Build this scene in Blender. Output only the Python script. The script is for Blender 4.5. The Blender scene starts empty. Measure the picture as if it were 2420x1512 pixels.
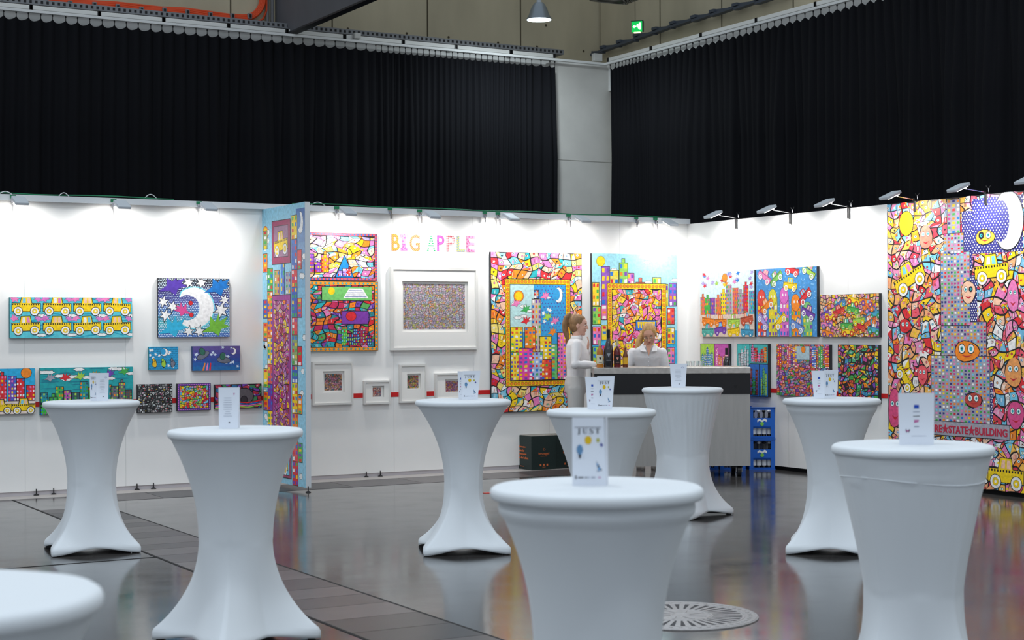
import bpy, bmesh, math, random
from mathutils import Vector, Matrix, noise
PI = math.pi
scene = bpy.context.scene
COL = scene.collection

# ------------------------------------------------------------------ camera
FPX = 3800.0; CW, CH = 2420, 1512
CAMP = Vector((-11.69, -16.06, 1.614)); YAW = math.radians(-29.8)
PITCH = math.radians(0.32); ROLL = math.radians(-0.29)
CAMR = (Matrix.Rotation(YAW, 4, 'Z') @ Matrix.Rotation(PI/2 + PITCH, 4, 'X') @ Matrix.Rotation(ROLL, 4, 'Z'))
cd = bpy.data.cameras.new('camera'); cam = bpy.data.objects.new('camera', cd); COL.objects.link(cam)
cam.matrix_world = Matrix.Translation(CAMP) @ CAMR
cd.sensor_width = 36; cd.lens = FPX/CW*36; cd.clip_start = .1; cd.clip_end = 200
cd.dof.use_dof = True; cd.dof.focus_distance = 15.0; cd.dof.aperture_fstop = 4.0
scene.camera = cam
scene.view_settings.view_transform = 'Standard'; scene.view_settings.look = 'None'
scene.view_settings.gamma = 1; scene.view_settings.use_curve_mapping = False
scene.view_settings.exposure = 0.0

# ------------------------------------------------------------------ light of the hall
w = bpy.data.worlds.new('world'); scene.world = w; w.use_nodes = True
bg = w.node_tree.nodes['Background']; bg.inputs[0].default_value = (.80, .90, 1.0, 1); bg.inputs[1].default_value = .62

def area(name, loc, target, size, power, color=(1, 1, 1), shape='DISK', size_y=None, spread=PI):
    l = bpy.data.lights.new(name, 'AREA'); l.shape = shape; l.size = size
    if size_y: l.size_y = size_y
    l.energy = power; l.color = color; l.spread = spread
    o = bpy.data.objects.new(name, l); COL.objects.link(o)
    d = (Vector(target) - Vector(loc)).normalized()
    o.rotation_mode = 'QUATERNION'; o.rotation_quaternion = d.to_track_quat('-Z', 'Y'); o.location = loc
    return o

# high bay lamps of the hall (only one of them hangs inside the frame, built below)
for hx in (-14.5, -9.0, -4.0):
    for hy in (-14.5, -9.5, -4.5):
        area('hall_lamp_light', (hx, hy, 7.6), (hx, hy, 0),   .5, 75, (.84, .93, 1.0))

# ------------------------------------------------------------------ picture plane to place helpers
def ray(px, py):
    return (CAMR.to_3x3() @ Vector(((px - CW/2)/FPX, -(py - CH/2)/FPX, -1)))
def on_plane(px, py, axis, val):
    d = ray(px, py); t = (val - CAMP[axis])/d[axis]; return CAMP + d*t
def on_back(px, py, out=0.0): return on_plane(px, py, 1, -out)
def on_right(px, py, out=0.0): return on_plane(px, py, 0, -out)
def on_floor(px, py, z=0.0): return on_plane(px, py, 2, z)
FWD = Vector((math.sin(-YAW), math.cos(-YAW), 0)); RGT = Vector((math.cos(-YAW), -math.sin(-YAW), 0))
def at_depth(px, py, Z):
    d = ray(px, py); return CAMP + d*(Z/d.dot(FWD))

# ------------------------------------------------------------------ materials
def s2l(c): return tuple(((v/255+.055)/1.055)**2.4 if v/255 > .04045 else v/255/12.92 for v in c)
MATS = {}
def mat(name, rgb=(200, 200, 200), rough=.6, metal=0.0, spec=.5, trans=0, bump=0, bscale=50, var=0, vscale=5, emis=None, estr=0, coat=0, lin=None, stretch=None, alpha=1, ior=1.45, sheen=0):
    if name in MATS: return MATS[name]
    m = bpy.data.materials.new(name); m.use_nodes = True; nt = m.node_tree; b = nt.nodes['Principled BSDF']
    c = (lin or s2l(rgb)) + (1,)
    b.inputs['Base Color'].default_value = c; b.inputs['Roughness'].default_value = rough
    b.inputs['Metallic'].default_value = metal; b.inputs['Specular IOR Level'].default_value = spec
    b.inputs['Transmission Weight'].default_value = trans; b.inputs['Coat Weight'].default_value = coat
    b.inputs['IOR'].default_value = ior; b.inputs['Alpha'].default_value = alpha
    b.inputs['Sheen Weight'].default_value = sheen
    if emis:
        b.inputs['Emission Color'].default_value = s2l(emis)+(1,); b.inputs['Emission Strength'].default_value = estr
    tc = nt.nodes.new('ShaderNodeTexCoord'); mp = nt.nodes.new('ShaderNodeMapping')
    if stretch: mp.inputs['Scale'].default_value = stretch
    nt.links.new(tc.outputs['Object'], mp.inputs[0])
    n = nt.nodes.new('ShaderNodeTexNoise'); n.inputs['Scale'].default_value = vscale; n.inputs['Detail'].default_value = 6
    nt.links.new(mp.outputs[0], n.inputs['Vector'])
    mx = nt.nodes.new('ShaderNodeMixRGB'); mx.inputs[1].default_value = tuple(v*(1-var) for v in c[:3])+(1,)
    mx.inputs[2].default_value = tuple(min(1, v*(1+var)) for v in c[:3])+(1,)
    rp = nt.nodes.new('ShaderNodeMapRange'); rp.inputs[1].default_value = .3; rp.inputs[2].default_value = .7
    nt.links.new(n.outputs['Fac'], rp.inputs[0]); nt.links.new(rp.outputs[0], mx.inputs[0]); nt.links.new(mx.outputs[0], b.inputs['Base Color'])
    if bump:
        n2 = nt.nodes.new('ShaderNodeTexNoise'); n2.inputs['Scale'].default_value = bscale; n2.inputs['Detail'].default_value = 4
        nt.links.new(mp.outputs[0], n2.inputs['Vector'])
        bp = nt.nodes.new('ShaderNodeBump'); bp.inputs['Strength'].default_value = bump; bp.inputs['Distance'].default_value = .01
        nt.links.new(n2.outputs['Fac'], bp.inputs['Height']); nt.links.new(bp.outputs[0], b.inputs['Normal'])
    MATS[name] = m; return m

def artmat():
    if 'paint' in MATS: return MATS['paint']
    m = bpy.data.materials.new('paint'); m.use_nodes = True; nt = m.node_tree; b = nt.nodes['Principled BSDF']
    a = nt.nodes.new('ShaderNodeAttribute'); a.attribute_name = 'Col'
    n = nt.nodes.new('ShaderNodeTexNoise'); n.inputs['Scale'].default_value = 30; n.inputs['Detail'].default_value = 3
    tc = nt.nodes.new('ShaderNodeTexCoord'); nt.links.new(tc.outputs['Object'], n.inputs['Vector'])
    mx = nt.nodes.new('ShaderNodeMixRGB'); mx.blend_type = 'MULTIPLY'; mx.inputs[0].default_value = 1
    rp = nt.nodes.new('ShaderNodeMapRange'); rp.inputs[1].default_value = .3; rp.inputs[2].default_value = .7; rp.inputs[3].default_value = .82; rp.inputs[4].default_value = 1.12
    nt.links.new(n.outputs['Fac'], rp.inputs[0]); nt.links.new(a.outputs['Color'], mx.inputs[1]); nt.links.new(rp.outputs[0], mx.inputs[2])
    nt.links.new(mx.outputs[0], b.inputs['Base Color']); b.inputs['Roughness'].default_value = .45
    MATS['paint'] = m; return m

WHITE_WALL = mat('white_wall', (238, 237, 235), .75, var=.02, vscale=2)
FASCIA = mat('fascia_white', (212, 216, 220), .5)
CLOTH = mat('white_stretch_cloth', (226, 231, 236), .8, bump=.05, bscale=220, sheen=.2)
PAPER = mat('card_paper', (225, 230, 240), .6)
STEEL = mat('brushed_steel', (172, 170, 167), .42, .6, var=.05, vscale=3, bump=.015, bscale=60, stretch=(12, 12, 1))
STEELTOP = mat('worn_steel_edge', (196, 190, 184), .35, .85, var=.15, vscale=20)
BLACK = mat('black_panel', (22, 21, 24), .35)
CHROME = mat('chrome', (190, 190, 195), .2, 1)
DARKMETAL = mat('dark_metal', (30, 30, 32), .4, .3)
LAMPGREY = mat('lamp_grey', (196, 203, 210), .5, .1)
GREENTAPE = mat('green_cable', (20, 120, 80), .5)
WHITECABLE = mat('white_cable', (215, 218, 220), .5)
INK = mat('ink', (30, 34, 48), .6)
GREYINK = mat('grey_ink', (150, 158, 175), .6)
RED = mat('red_stripe', (205, 28, 30), .5)
CANVAS_SIDE = mat('dark_canvas_side', (38, 38, 42), .7)
FRAME = mat('frame_white', (214, 213, 210), .45)
MATBOARD = mat('mat_board', (236, 234, 230), .8)

# ------------------------------------------------------------------ mesh builder
class MB:
    def __init__(s): s.v = []; s.f = []; s.m = []; s.c = []; s.mats = []; s.smooth = False
    def mi(s, m):
        if m is None: return 0
        if m not in s.mats: s.mats.append(m)
        return s.mats.index(m)
    def add(s, vs, fs, m=None, c=None, M=None):
        o = len(s.v); s.v += [tuple(M @ Vector(p)) if M else tuple(p) for p in vs]; k = s.mi(m)
        for f in fs: s.f.append(tuple(i+o for i in f)); s.m.append(k); s.c.append(c)
        return s
    def box(s, c, d, m=None, M=None, bev=0):
        x, y, z = (v/2 for v in d); cx, cy, cz = c
        if bev:
            bm = bmesh.new(); bmesh.ops.create_cube(bm, size=1, matrix=Matrix.Translation(c) @ Matrix.Diagonal((d[0], d[1], d[2], 1)))
            bmesh.ops.bevel(bm, geom=bm.edges[:], offset=bev, segments=2, affect='EDGES', profile=.5)
            bm.verts.ensure_lookup_table(); s.add([v.co[:] for v in bm.verts], [[v.index for v in f.verts] for f in bm.faces], m, M=M); bm.free(); return s
        vs = [(cx+i*x, cy+j*y, cz+k*z) for i in (-1, 1) for j in (-1, 1) for k in (-1, 1)]
        return s.add(vs, [(0, 1, 3, 2), (4, 6, 7, 5), (0, 4, 5, 1), (2, 3, 7, 6), (0, 2, 6, 4), (1, 5, 7, 3)], m, M=M)
    def bar(s, a, b, wd, ht, m=None):
        a = Vector(a); b = Vector(b); d = b-a; q = d.to_track_quat('X', 'Z').to_matrix().to_4x4()
        return s.box((d.length/2, 0, 0), (d.length, wd, ht), m, Matrix.Translation(a) @ q)
    def lathe(s, prof, m=None, n=24, M=None, cap=True):
        vs = []; fs = []; k = len(prof)
        for i in range(n):
            a = 2*PI*i/n
            for r, z in prof: vs.append((r*math.cos(a), r*math.sin(a), z))
        for i in range(n):
            for j in range(k-1):
                a, b = i*k+j, ((i+1) % n)*k+j; fs.append((a, b, b+1, a+1))
        if cap and prof[0][0] > 1e-6: fs.append([i*k for i in range(n)][::-1])
        if cap and prof[-1][0] > 1e-6: fs.append([i*k+k-1 for i in range(n)])
        return s.add(vs, fs, m, M=M)
    def cyl(s, a, b, r, m=None, n=12, r2=None):
        return s.tube([a, b], [r, r if r2 is None else r2], m, n)
    def tube(s, pts, rads, m=None, n=8, flat=None):
        pts = [Vector(p) for p in pts]
        if not isinstance(rads, (list, tuple)): rads = [rads]*len(pts)
        vs = []; fs = []; prev = None
        for i, p in enumerate(pts):
            d = (pts[min(i+1, len(pts)-1)]-pts[max(i-1, 0)]).normalized()
            if prev is None: prev = d.orthogonal().normalized()
            u = (prev-d*prev.dot(d)).normalized(); prev = u; w_ = d.cross(u)
            for k in range(n):
                a = 2*PI*k/n; vs.append(tuple(p+(u*math.cos(a)+w_*math.sin(a))*rads[i]))
        for i in range(len(pts)-1):
            for k in range(n): fs.append((i*n+k, i*n+(k+1) % n, (i+1)*n+(k+1) % n, (i+1)*n+k))
        fs.append(list(range(n))[::-1]); fs.append([(len(pts)-1)*n+k for k in range(n)])
        return s.add(vs, fs, m)
    def ball(s, c, r, m=None, M=None, n=16, k=10):
        if not isinstance(r, (list, tuple)): r = (r, r, r)
        vs = [(c[0], c[1], c[2]-r[2])]; fs = []
        for j in range(1, k):
            t = PI*j/k
            for i in range(n):
                a = 2*PI*i/n; vs.append((c[0]+r[0]*math.sin(t)*math.cos(a), c[1]+r[1]*math.sin(t)*math.sin(a), c[2]-r[2]*math.cos(t)))
        vs.append((c[0], c[1], c[2]+r[2])); L = len(vs)-1
        for i in range(n):
            fs.append((0, 1+(i+1) % n, 1+i)); fs.append((L, L-n+i, L-n+(i+1) % n))
            for j in range(k-2): a = 1+j*n; fs.append((a+i, a+(i+1) % n, a+n+(i+1) % n, a+n+i))
        return s.add(vs, fs, m, M=M)
    def capsule(s, pts, rads, n=12):
        s.tube(pts, rads, None, n)
        for p, r in zip(pts, rads): s.ball(p, r*.998, n=12, k=8)
        return s
    def loft(s, rings, n=24, m=None):
        vs = []; fs = []
        for c, rx, ry in rings:
            for k in range(n): a = 2*PI*k/n; vs.append((c[0]+rx*math.cos(a), c[1]+ry*math.sin(a), c[2]))
        for i in range(len(rings)-1):
            for k in range(n): fs.append((i*n+k, i*n+(k+1) % n, (i+1)*n+(k+1) % n, (i+1)*n+k))
        fs.append(list(range(n))[::-1]); fs.append([(len(rings)-1)*n+k for k in range(n)])
        return s.add(vs, fs, m)
    def build(s, name, m=None, parent=None, smooth=False, remesh=0, smo=0, angle=None):
        me = bpy.data.meshes.new(name); me.from_pydata(s.v, [], s.f)
        mats = s.mats or [m]
        for q in mats: me.materials.append(q or m)
        if s.mats:
            for p, k in zip(me.polygons, s.m): p.material_index = k
        if any(c is not None for c in s.c):
            at = me.attributes.new('Col', 'FLOAT_COLOR', 'CORNER'); data = []
            for p, c in zip(me.polygons, s.c):
                data += (list(c or (.5, .5, .5))+[1])*p.loop_total
            at.data.foreach_set('color', data)
        o = bpy.data.objects.new(name, me); COL.objects.link(o)
        if remesh:
            r = o.modifiers.new('r', 'REMESH'); r.mode = 'VOXEL'; r.voxel_size = remesh
            if smo: q = o.modifiers.new('s', 'SMOOTH'); q.iterations = smo; q.factor = .6
            dg = bpy.context.evaluated_depsgraph_get(); me2 = bpy.data.meshes.new_from_object(o.evaluated_get(dg))
            o.modifiers.clear(); o.data = me2; me2.materials.clear(); me2.materials.append(m); me = me2; smooth = True
        elif smooth or angle:
            bm = bmesh.new(); bm.from_mesh(me); bmesh.ops.recalc_face_normals(bm, faces=bm.faces[:]); bm.to_mesh(me); bm.free()
        if smooth:
            for p in me.polygons: p.use_smooth = True
        if angle:
            me.polygons.foreach_set('use_smooth', [True]*len(me.polygons)); me.set_sharp_from_angle(angle=angle)
        if parent is not None: o.parent = parent
        return o

def thing(name, label, cat, loc=(0, 0, 0), rot=(0, 0, 0), group=None):
    o = bpy.data.objects.new(name, None); COL.objects.link(o); o.empty_display_size = .1
    o.location = loc; o.rotation_euler = rot; o['label'] = label; o['category'] = cat
    if group: o['group'] = group
    return o
def tag(o, label, cat, group=None):
    o['label'] = label; o['category'] = cat
    if group: o['group'] = group
    return o
def struct(o): o['kind'] = 'structure'; return o
def dup(root, loc=None, rot=None, label=None, group=None):
    r = root.copy(); COL.objects.link(r)
    if loc is not None: r.location = loc
    if rot is not None: r.rotation_euler = rot
    if label: r['label'] = label
    if group: r['group'] = group
    for ch in list(root.children):
        c = ch.copy(); COL.objects.link(c); c.parent = r
        for g in list(ch.children):
            d = g.copy(); COL.objects.link(d); d.parent = c
    return r
CAMROT = (0, 0, YAW)     # things turned to face the hall's viewing side

# ================================================================== SETTING
WT, PT, PB = 2.95, 2.89, .045          # top of fascia, top of panels, bottom edge of panels
CA, CB = 1.5, 4.12                      # hall curtain corner behind the stand
HA, HB = 1.8, 4.78                      # concrete walls of the hall
ZR = at_depth(1435, 152, (Vector((CA, CB, 0))-Vector((CAMP.x, CAMP.y, 0))).dot(FWD)).z   # curtain rail

def floor_mat():
    m = bpy.data.materials.new('polished_dark_floor'); m.use_nodes = True; nt = m.node_tree; b = nt.nodes['Principled BSDF']
    tc = nt.nodes.new('ShaderNodeTexCoord')
    def nz(scale, det=5, st=(1, 1, 1)):
        mp = nt.nodes.new('ShaderNodeMapping'); mp.inputs['Scale'].default_value = st; nt.links.new(tc.outputs['Object'], mp.inputs[0])
        n = nt.nodes.new('ShaderNodeTexNoise'); n.inputs['Scale'].default_value = scale; n.inputs['Detail'].default_value = det
        nt.links.new(mp.outputs[0], n.inputs['Vector']); return n
    n1 = nz(1.2); r1 = nt.nodes.new('ShaderNodeValToRGB'); r1.color_ramp.elements[0].position = .3; r1.color_ramp.elements[1].position = .7
    r1.color_ramp.elements[0].color = (.036, .034, .034, 1); r1.color_ramp.elements[1].color = (.072, .067, .064, 1)
    nt.links.new(n1.outputs['Fac'], r1.inputs[0]); nt.links.new(r1.outputs[0], b.inputs['Base Color'])
    n2 = nz(3.5); r2 = nt.nodes.new('ShaderNodeMapRange'); r2.inputs[1].default_value = .3; r2.inputs[2].default_value = .7; r2.inputs[3].default_value = .09; r2.inputs[4].default_value = .16
    nt.links.new(n2.outputs['Fac'], r2.inputs[0]); nt.links.new(r2.outputs[0], b.inputs['Roughness'])
    n3 = nz(45, 4, (1.2, .5, 1)); bp = nt.nodes.new('ShaderNodeBump'); bp.inputs['Strength'].default_value = .05; bp.inputs['Distance'].default_value = .004
    nt.links.new(n3.outputs['Fac'], bp.inputs['Height']); nt.links.new(bp.outputs[0], b.inputs['Normal'])
    b.inputs['Specular IOR Level'].default_value = 1.0
    return m
fl = MB().box((-8, -6, -.05), (36, 34, .1)).build('floor', floor_mat()); struct(fl)

# inlaid service channel running to the back wall, slab by slab
SLABS = [mat('slab_%d' % i, c, .33, var=.12, vscale=6, bump=.05, bscale=60) for i, c in enumerate([(58, 55, 57), (76, 71, 72), (94, 88, 88), (50, 48, 51)])]
xl = on_floor(132, 1222).x; xr = on_floor(654, 1333).x
rnd = random.Random(4)
ch = MB(); y = -1.35; k = 0
while y > -15:
    h = rnd.choice((.28, .34, .4, .5)); ch.box(((xl+xr)/2, y-h/2, 0), (xr-xl-.02, h-.006, .004), SLABS[(k*2+rnd.randint(0, 1)) % 4]); y -= h; k += 1
struct(ch.build('trim_1'))
sd = MB()
sm = mat('seam', (20, 20, 22), .7)
for x in (xl, xr): sd.box((x, -8, 0), (.018, 16.5, .005), sm)
for q in (on_floor(100, 1337).y,): sd.box((xl-3.5, q, 0), (7, .012, .005), sm)
q = on_floor(380, 1310)
struct(sd.build('trim_2'))
# strip of slabs along the back wall and paler strip under it
st = MB(); x = -14.5; k = 0
while x < -2.6:
    wd = rnd.choice((.6, .8, 1.0))
    if not (xl-.1 < x+wd/2 < xr+.1): st.box((x+wd/2, -.62, 0), (wd-.008, .62, .004), SLABS[rnd.randint(0, 3)])
    x += wd; k += 1
struct(st.build('trim_3'))
struct(MB().box((-7.3, .02, 0), (14.6, .62, .006)).build('trim_4', mat('pale_strip', (168, 163, 160), .4)))

# stand walls
struct(MB().box((-7.3, .025, (PT+PB)/2), (14.6, .05, PT-PB)).build('wall_back', WHITE_WALL))
struct(MB().box((-7.3, .0, (PT+WT)/2+.0), (14.6, .11, WT-PT)).build('trim_5', FASCIA))
struct(MB().box((.025, -4.1, (PT+PB)/2), (.05, 8.2, PT-PB)).build('wall_right', WHITE_WALL))
dv_x = on_back(621, 800).x; dv_y = -1.17
struct(MB().box((dv_x+.0275, dv_y/2, (PT+PB)/2-.0), (.055, -dv_y, PT-PB)).build('wall_divider', FASCIA))
# panel joints of the white walls
jt = MB(); jm = mat('panel_joint', (205, 205, 204), .7)
x = -14
while x < -.3:
    jt.box((x, -.0005, (PT+PB)/2), (.004, .001, PT-PB), jm); x += 1.0
y = -.9
while y > -3.2:
    jt.box((-.0005, y, (PT+PB)/2), (.001, .004, PT-PB), jm); y -= 1.0
struct(jt.build('trim_6'))
struct(MB().box((-7.3, .02, PB/2), (14.6, .01, PB)).build('gap_board_back', mat('pale_gap_board', (196, 190, 194), .6)))  # added pale board that keeps the gap under the back wall light
# red stripe
zs = [on_back(735, 932, 0).z, on_back(735, 943, 0).z]
sz, sh = sum(zs)/2, zs[0]-zs[1]
struct(MB().box((-7.3, -.002, sz), (14.6, .004, sh)).build('trim_7', RED))
struct(MB().box((-.002, -1.75, sz), (.004, 3.5, sh)).build('trim_8', RED))
# dark strip standing in for the shade in the gap under the right wall
struct(MB().box((.06, -4.1, .02), (.02, 8.2, .06)).build('gap_shade_right', mat('gap_shade', (14, 14, 15), .8)))

# levelling feet
def lev_foot():
    t = thing('levelling_foot', 'x', 'wall foot', group='levelling feet under the back wall')
    MB().cyl((0, 0, .01), (0, 0, .062), .005).build('rod', DARKMETAL, t)
    MB().lathe([(0, 0), (.028, 0), (.026, .006), (.012, .014), (0, .016)]).build('foot_disc', DARKMETAL, t)
    return t
lf = None
for px, py, lab in ((86, 1171, 'black levelling foot under the back wall at far left, left of the pair'), (127, 1169, 'black levelling foot under the back wall at far left, right of the pair'),
                    (324, 1160, 'black levelling foot under the wall beyond the left tables, left of the pair'), (363, 1158, 'black levelling foot under the wall beyond the left tables, right of the pair'),
                    (866, 1126, 'black levelling foot below the framed prints, left of the pair'), (899, 1124, 'black levelling foot below the framed prints, right of the pair')):
    P = on_plane(px, py, 1, -.008); P.z = .003
    if lf is None: lf = lev_foot(); lf.location = P; lf['label'] = lab
    else: dup(lf, P, label=lab)
o = dup(lf, (dv_x+.02, dv_y-.007, 0), label='black levelling foot under the front end of the tall divider')
del o['group']

# hall walls of concrete
def concrete():
    m = mat('hall_concrete', (190, 180, 154), .85, var=.16, vscale=1.3, bump=.1, bscale=20, stretch=(1, 1, .35)); return m
CON = concrete()
hw = MB(); hw.box((-9, HB+.1, 5), (22+HA*2, .2, 10)); struct(hw.build('wall_hall_left', CON))
struct(MB().box((HA+.1, -6.4, 5), (.2, 22.2, 10)).build('wall_hall_right', CON))
sm2 = MB(); sj = mat('concrete_joint', (78, 70, 54), .9)
for px in (545, 785, 1010, 1230): p = on_plane(px, 60, 1, HB); sm2.box((p.x, HB-.002, 6.6), (.018, .004, 3), sj)
for px in (1706, 1875, 1560): p = on_plane(px, 30, 0, HA); sm2.box((HA-.002, p.y, 6.6), (.004, .018, 3), sj)
for px, py in ((822, 68), (838, 74), (961, 79), (1060, 88), (1177, 101), (1269, 110), (1379, 121), (1290, 60)):
    p = on_plane(px, py, 1, HB); sm2.lathe([(0, 0), (.018, 0), (.018, .004), (0, .004)], sj, 10, Matrix.Translation((p.x, HB, p.z)) @ Matrix.Rotation(PI/2, 4, 'X'))
struct(sm2.build('trim_9'))
# lighter lining behind the curtain heads
LIN = mat('pale_lining', (232, 232, 230), .7)
struct(MB().box((-8.2+HA, CB+.30, ZR-.16), (17.2, .04, .42)).build('trim_10', LIN))
struct(MB().box((HA-.12, CB-6.2+.2, ZR-.16), (.04, 12.4, .42)).build('trim_11', LIN))
# pillar in the corner
pl = on_plane(1300, 300, 1, CB+.16).x; pr = on_plane(1455, 300, 1, CB+.16).x
struct(MB().box(((pl+pr)/2, CB+.16+.2, (ZR+.0)/2), (pr-pl, .4, ZR-.02), bev=.012).build('wall_pillar', mat('pillar_plaster', (203, 201, 196), .8, var=.05, vscale=3)))
zj = on_plane(1375, 380, 1, CB+.16).z
struct(MB().box(((pl+pr)/2, CB+.158, zj), (pr-pl, .004, .008)).build('trim_12', mat('pillar_joint', (160, 158, 152), .8)))

# ------------------------------------------------------------------ curtains
CURT = mat('black_curtain', lin=(.0055, .0058, .0078), rough=.85, spec=.15, bump=.02, bscale=300)
def curtain(name, axis, start, end, fixed, label, pitch, dense=None, hem=None):
    # pleated cloth hanging from hooks; sagging top edge between hooks
    L = abs(end-start); sg = 1 if end > start else -1; vs = []; fs = []; hooks = []
    s = 0.0; r = random.Random(len(label))
    while s < L:
        p = pitch*r.uniform(.92, 1.06)
        if dense and dense[0] < s/L < dense[1]: p *= .6
        hooks.append(s); s += p
    hooks.append(L); rows = [0, .25, .5, .75, 1]; cols = []
    for i in range(len(hooks)-1):
        a, b_ = hooks[i], hooks[i+1]
        for j in range(8): t = j/8; cols.append((a+(b_-a)*t, t, i))
    cols.append((L, 0, len(hooks)-1))
    for (s, t, i) in cols:
        sag = 4*t*(1-t)*.045
        for rr in rows:
            z = (ZR-.075-sag)*(1-rr)+.02*rr
            big = noise.noise(Vector((s*1.3, rr*.5, fixed)))*.10+noise.noise(Vector((s*4.5+7, rr*.7, fixed)))*.06
            pl_ = math.sin(t*2*PI)*.022*(1-rr*.4)+(math.sin(s*9+2*math.sin(s*1.7))*.035+big)*min(1, rr*4)
            f = fixed+pl_
            vs.append((start+sg*s, f, z) if axis == 0 else (f, start+sg*s, z))
    n = len(rows)
    for c in range(len(cols)-1):
        for q in range(n-1): fs.append((c*n+q, (c+1)*n+q, (c+1)*n+q+1, c*n+q+1))
    o = MB().add(vs, fs).build(name, CURT, smooth=True); sol = o.modifiers.new('thickness', 'SOLIDIFY'); sol.thickness = .004
    tag(o, label, 'curtain'); return [start+sg*h for h in hooks]
x_end = on_plane(1312, 300, 1, CB).x
hl = curtain('curtain', 0, -14.5, x_end, CB, 'long black pleated curtain behind the left stand wall', .155, (.80, .97))
y_st = on_plane(1443, 300, 0, CA).y
hr = curtain('curtain', 1, y_st, -9.0, CA, 'black pleated curtain on the right, right of the pale pillar', .15, (0, .08))
RAIL = mat('pale_rail', (232, 233, 232), .5, 0)
def rail(label, axis, a, b, fixed, hooks, group):
    t = thing('curtain_rail', label, 'curtain rail', (0, 0, 0))
    c = ((a+b)/2, fixed, ZR) if axis == 0 else (fixed, (a+b)/2, ZR)
    d = (abs(b-a), .05, .035) if axis == 0 else (.05, abs(b-a), .035)
    MB().box(c, d, bev=.004).build('rail', RAIL, t)
    proto = MB().cyl((0, 0, 0), (0, 0, -.075), .005).ball((0, 0, -.02), .011, n=8, k=6).build('curtain_hook', DARKMETAL, t)
    first = True
    for h in hooks[:100]:
        p = (h, fixed, ZR-.012) if axis == 0 else (fixed, h, ZR-.012)
        if first: proto.location = p; first = False
        else: q = proto.copy(); COL.objects.link(q); q.location = p
    return t
vis = [h for h in hl if h > on_plane(-30, 60, 1, CB).x]
rail('pale curtain rail carrying the left black curtain', 0, -14.5, CA, CB, vis, None)
rail('pale curtain rail carrying the right black curtain', 1, CB, -9.0, CA, [h for h in hr if h > -6], None)

# pale light strips above the rails
LSTRIP = mat('pale_strip_box', (236, 236, 232), .5)
def strips(axis, pts, group, lab):
    first = None
    for i, (a, b) in enumerate(pts):
        c = ((a+b)/2, CB+.16, ZR+.075) if axis == 0 else (CA+.12, (a+b)/2, ZR+.08)
        t = dup(first, c, label=lab[i] if i < len(lab) else lab[-1]) if first and abs(abs(b-a)-L0) < .02 else None
        if t is None:
            t = thing('light_strip', lab[min(i, len(lab)-1)], 'light strip', c, group=group)
            d = (abs(b-a), .08, .055) if axis == 0 else (.08, abs(b-a), .055)
            MB().box((0, 0, 0), d, bev=.006).build('housing', LSTRIP, t)
            for e in (-1, 1):
                p = (e*(abs(b-a)/2+.02), 0, -.005) if axis == 0 else (0, e*(abs(b-a)/2+.02), -.005)
                MB().box(p, (.03, .09, .07) if axis == 0 else (.09, .03, .07)).build('end_bracket', DARKMETAL, t)
            if first is None: first = t; L0 = abs(b-a)
px_marks = [-140, 72, 233, 385, 538, 676, 812, 950, 1075, 1205, 1308]
ys = 60
pts = []
for a, b in zip(px_marks[:-1], px_marks[1:]):
    ya = 60+a*.0; pts.append((on_plane(a+4, 40, 1, CB+.16).x, on_plane(b-4, 40, 1, CB+.16).x))
strips(0, pts, 'pale light strips over the left curtain rail', ['pale box strip above left curtain rail at the left frame edge', 'second pale box strip from the left frame edge above the left curtain rail', 'third pale box strip from the left above the left curtain rail', 'fourth pale box strip from the left, ending before the dark steel beam',
    'pale box strip above the rail directly under the dark steel beam', 'pale box strip just right of the dark steel beam', 'pale box strip two right of the dark steel beam', 'pale box strip left of the hanging lamp above the left rail', 'pale box strip right below the hanging lamp', 'last pale box strip of the left rail beside the pillar corner'])
px2 = [1440, 1543, 1661, 1792, 1932, 2080]
pts = [(on_plane(a+3, 60, 0, CA+.12).y, on_plane(b-3, 60, 0, CA+.12).y) for a, b in zip(px2[:-1], px2[1:])]
strips(1, pts, 'pale light strips over the right curtain rail', ['pale box strip over the right rail nearest the pillar corner', 'pale box strip over the right rail under the green exit sign', 'third pale box strip from the pillar over the right rail', 'fourth pale box strip from the pillar over the right rail', 'rightmost pale box strip over the right rail at the top frame edge'])

# cable tray on the left
TRAY = mat('tray_grey', (128, 130, 134), .5, .2)
tr = thing('cable_tray', 'long grey perforated cable tray above the left curtain rail', 'cable tray')
x0, x1 = -13.5, HA-.9
MB().box(((x0+x1)/2, CB+.34, ZR+.13), (x1-x0, .26, .004)).box(((x0+x1)/2, CB+.21, ZR+.165), (x1-x0, .006, .07)).build('tray_channel', TRAY, tr)
sl = MB(); x = x0
while x < x1: sl.box((x, CB+.205, ZR+.165), (.03, .004, .035)); x += .07
sl = sl.build('slots', mat('slot_dark', (36, 36, 38), .8), tr); sl['kind'] = 'stuff'

# steel beam leaving the left wall
bx = on_plane(650, 40, 1, HB).x
bb = on_plane(676, 79, 0, bx)
be = on_plane(860, 0, 0, bx)
bm_ = thing('steel_beam', 'big dark grey steel beam sticking out above the left curtain', 'beam', (bx+.045, HB, bb.z))
MB().box((0, -2.6, .6), (.09, 5.2, 1.2)).build('beam_body', mat('beam_grey', (98, 99, 105), .6, var=.05), bm_)
MB().box((0, -2.6, -.012), (.12, 5.2, .024)).build('flange', mat('beam_edge', (40, 41, 46), .5), bm_)
# vertical conduit left of the beam
cdn = thing('conduit', 'pair of thin vertical pipes left of the dark beam', 'pipe')
p = on_plane(632, 30, 1, HB-.06)
MB().cyl((p.x, p.y, ZR+.2), (p.x, p.y, ZR+2), .022).build('pipe', mat('conduit_grey', (120, 120, 122), .5), cdn)
MB().cyl((p.x+.07, p.y, ZR+.2), (p.x+.07, p.y, ZR+2), .022).build('pipe', MATS['conduit_grey'], cdn)

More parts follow.
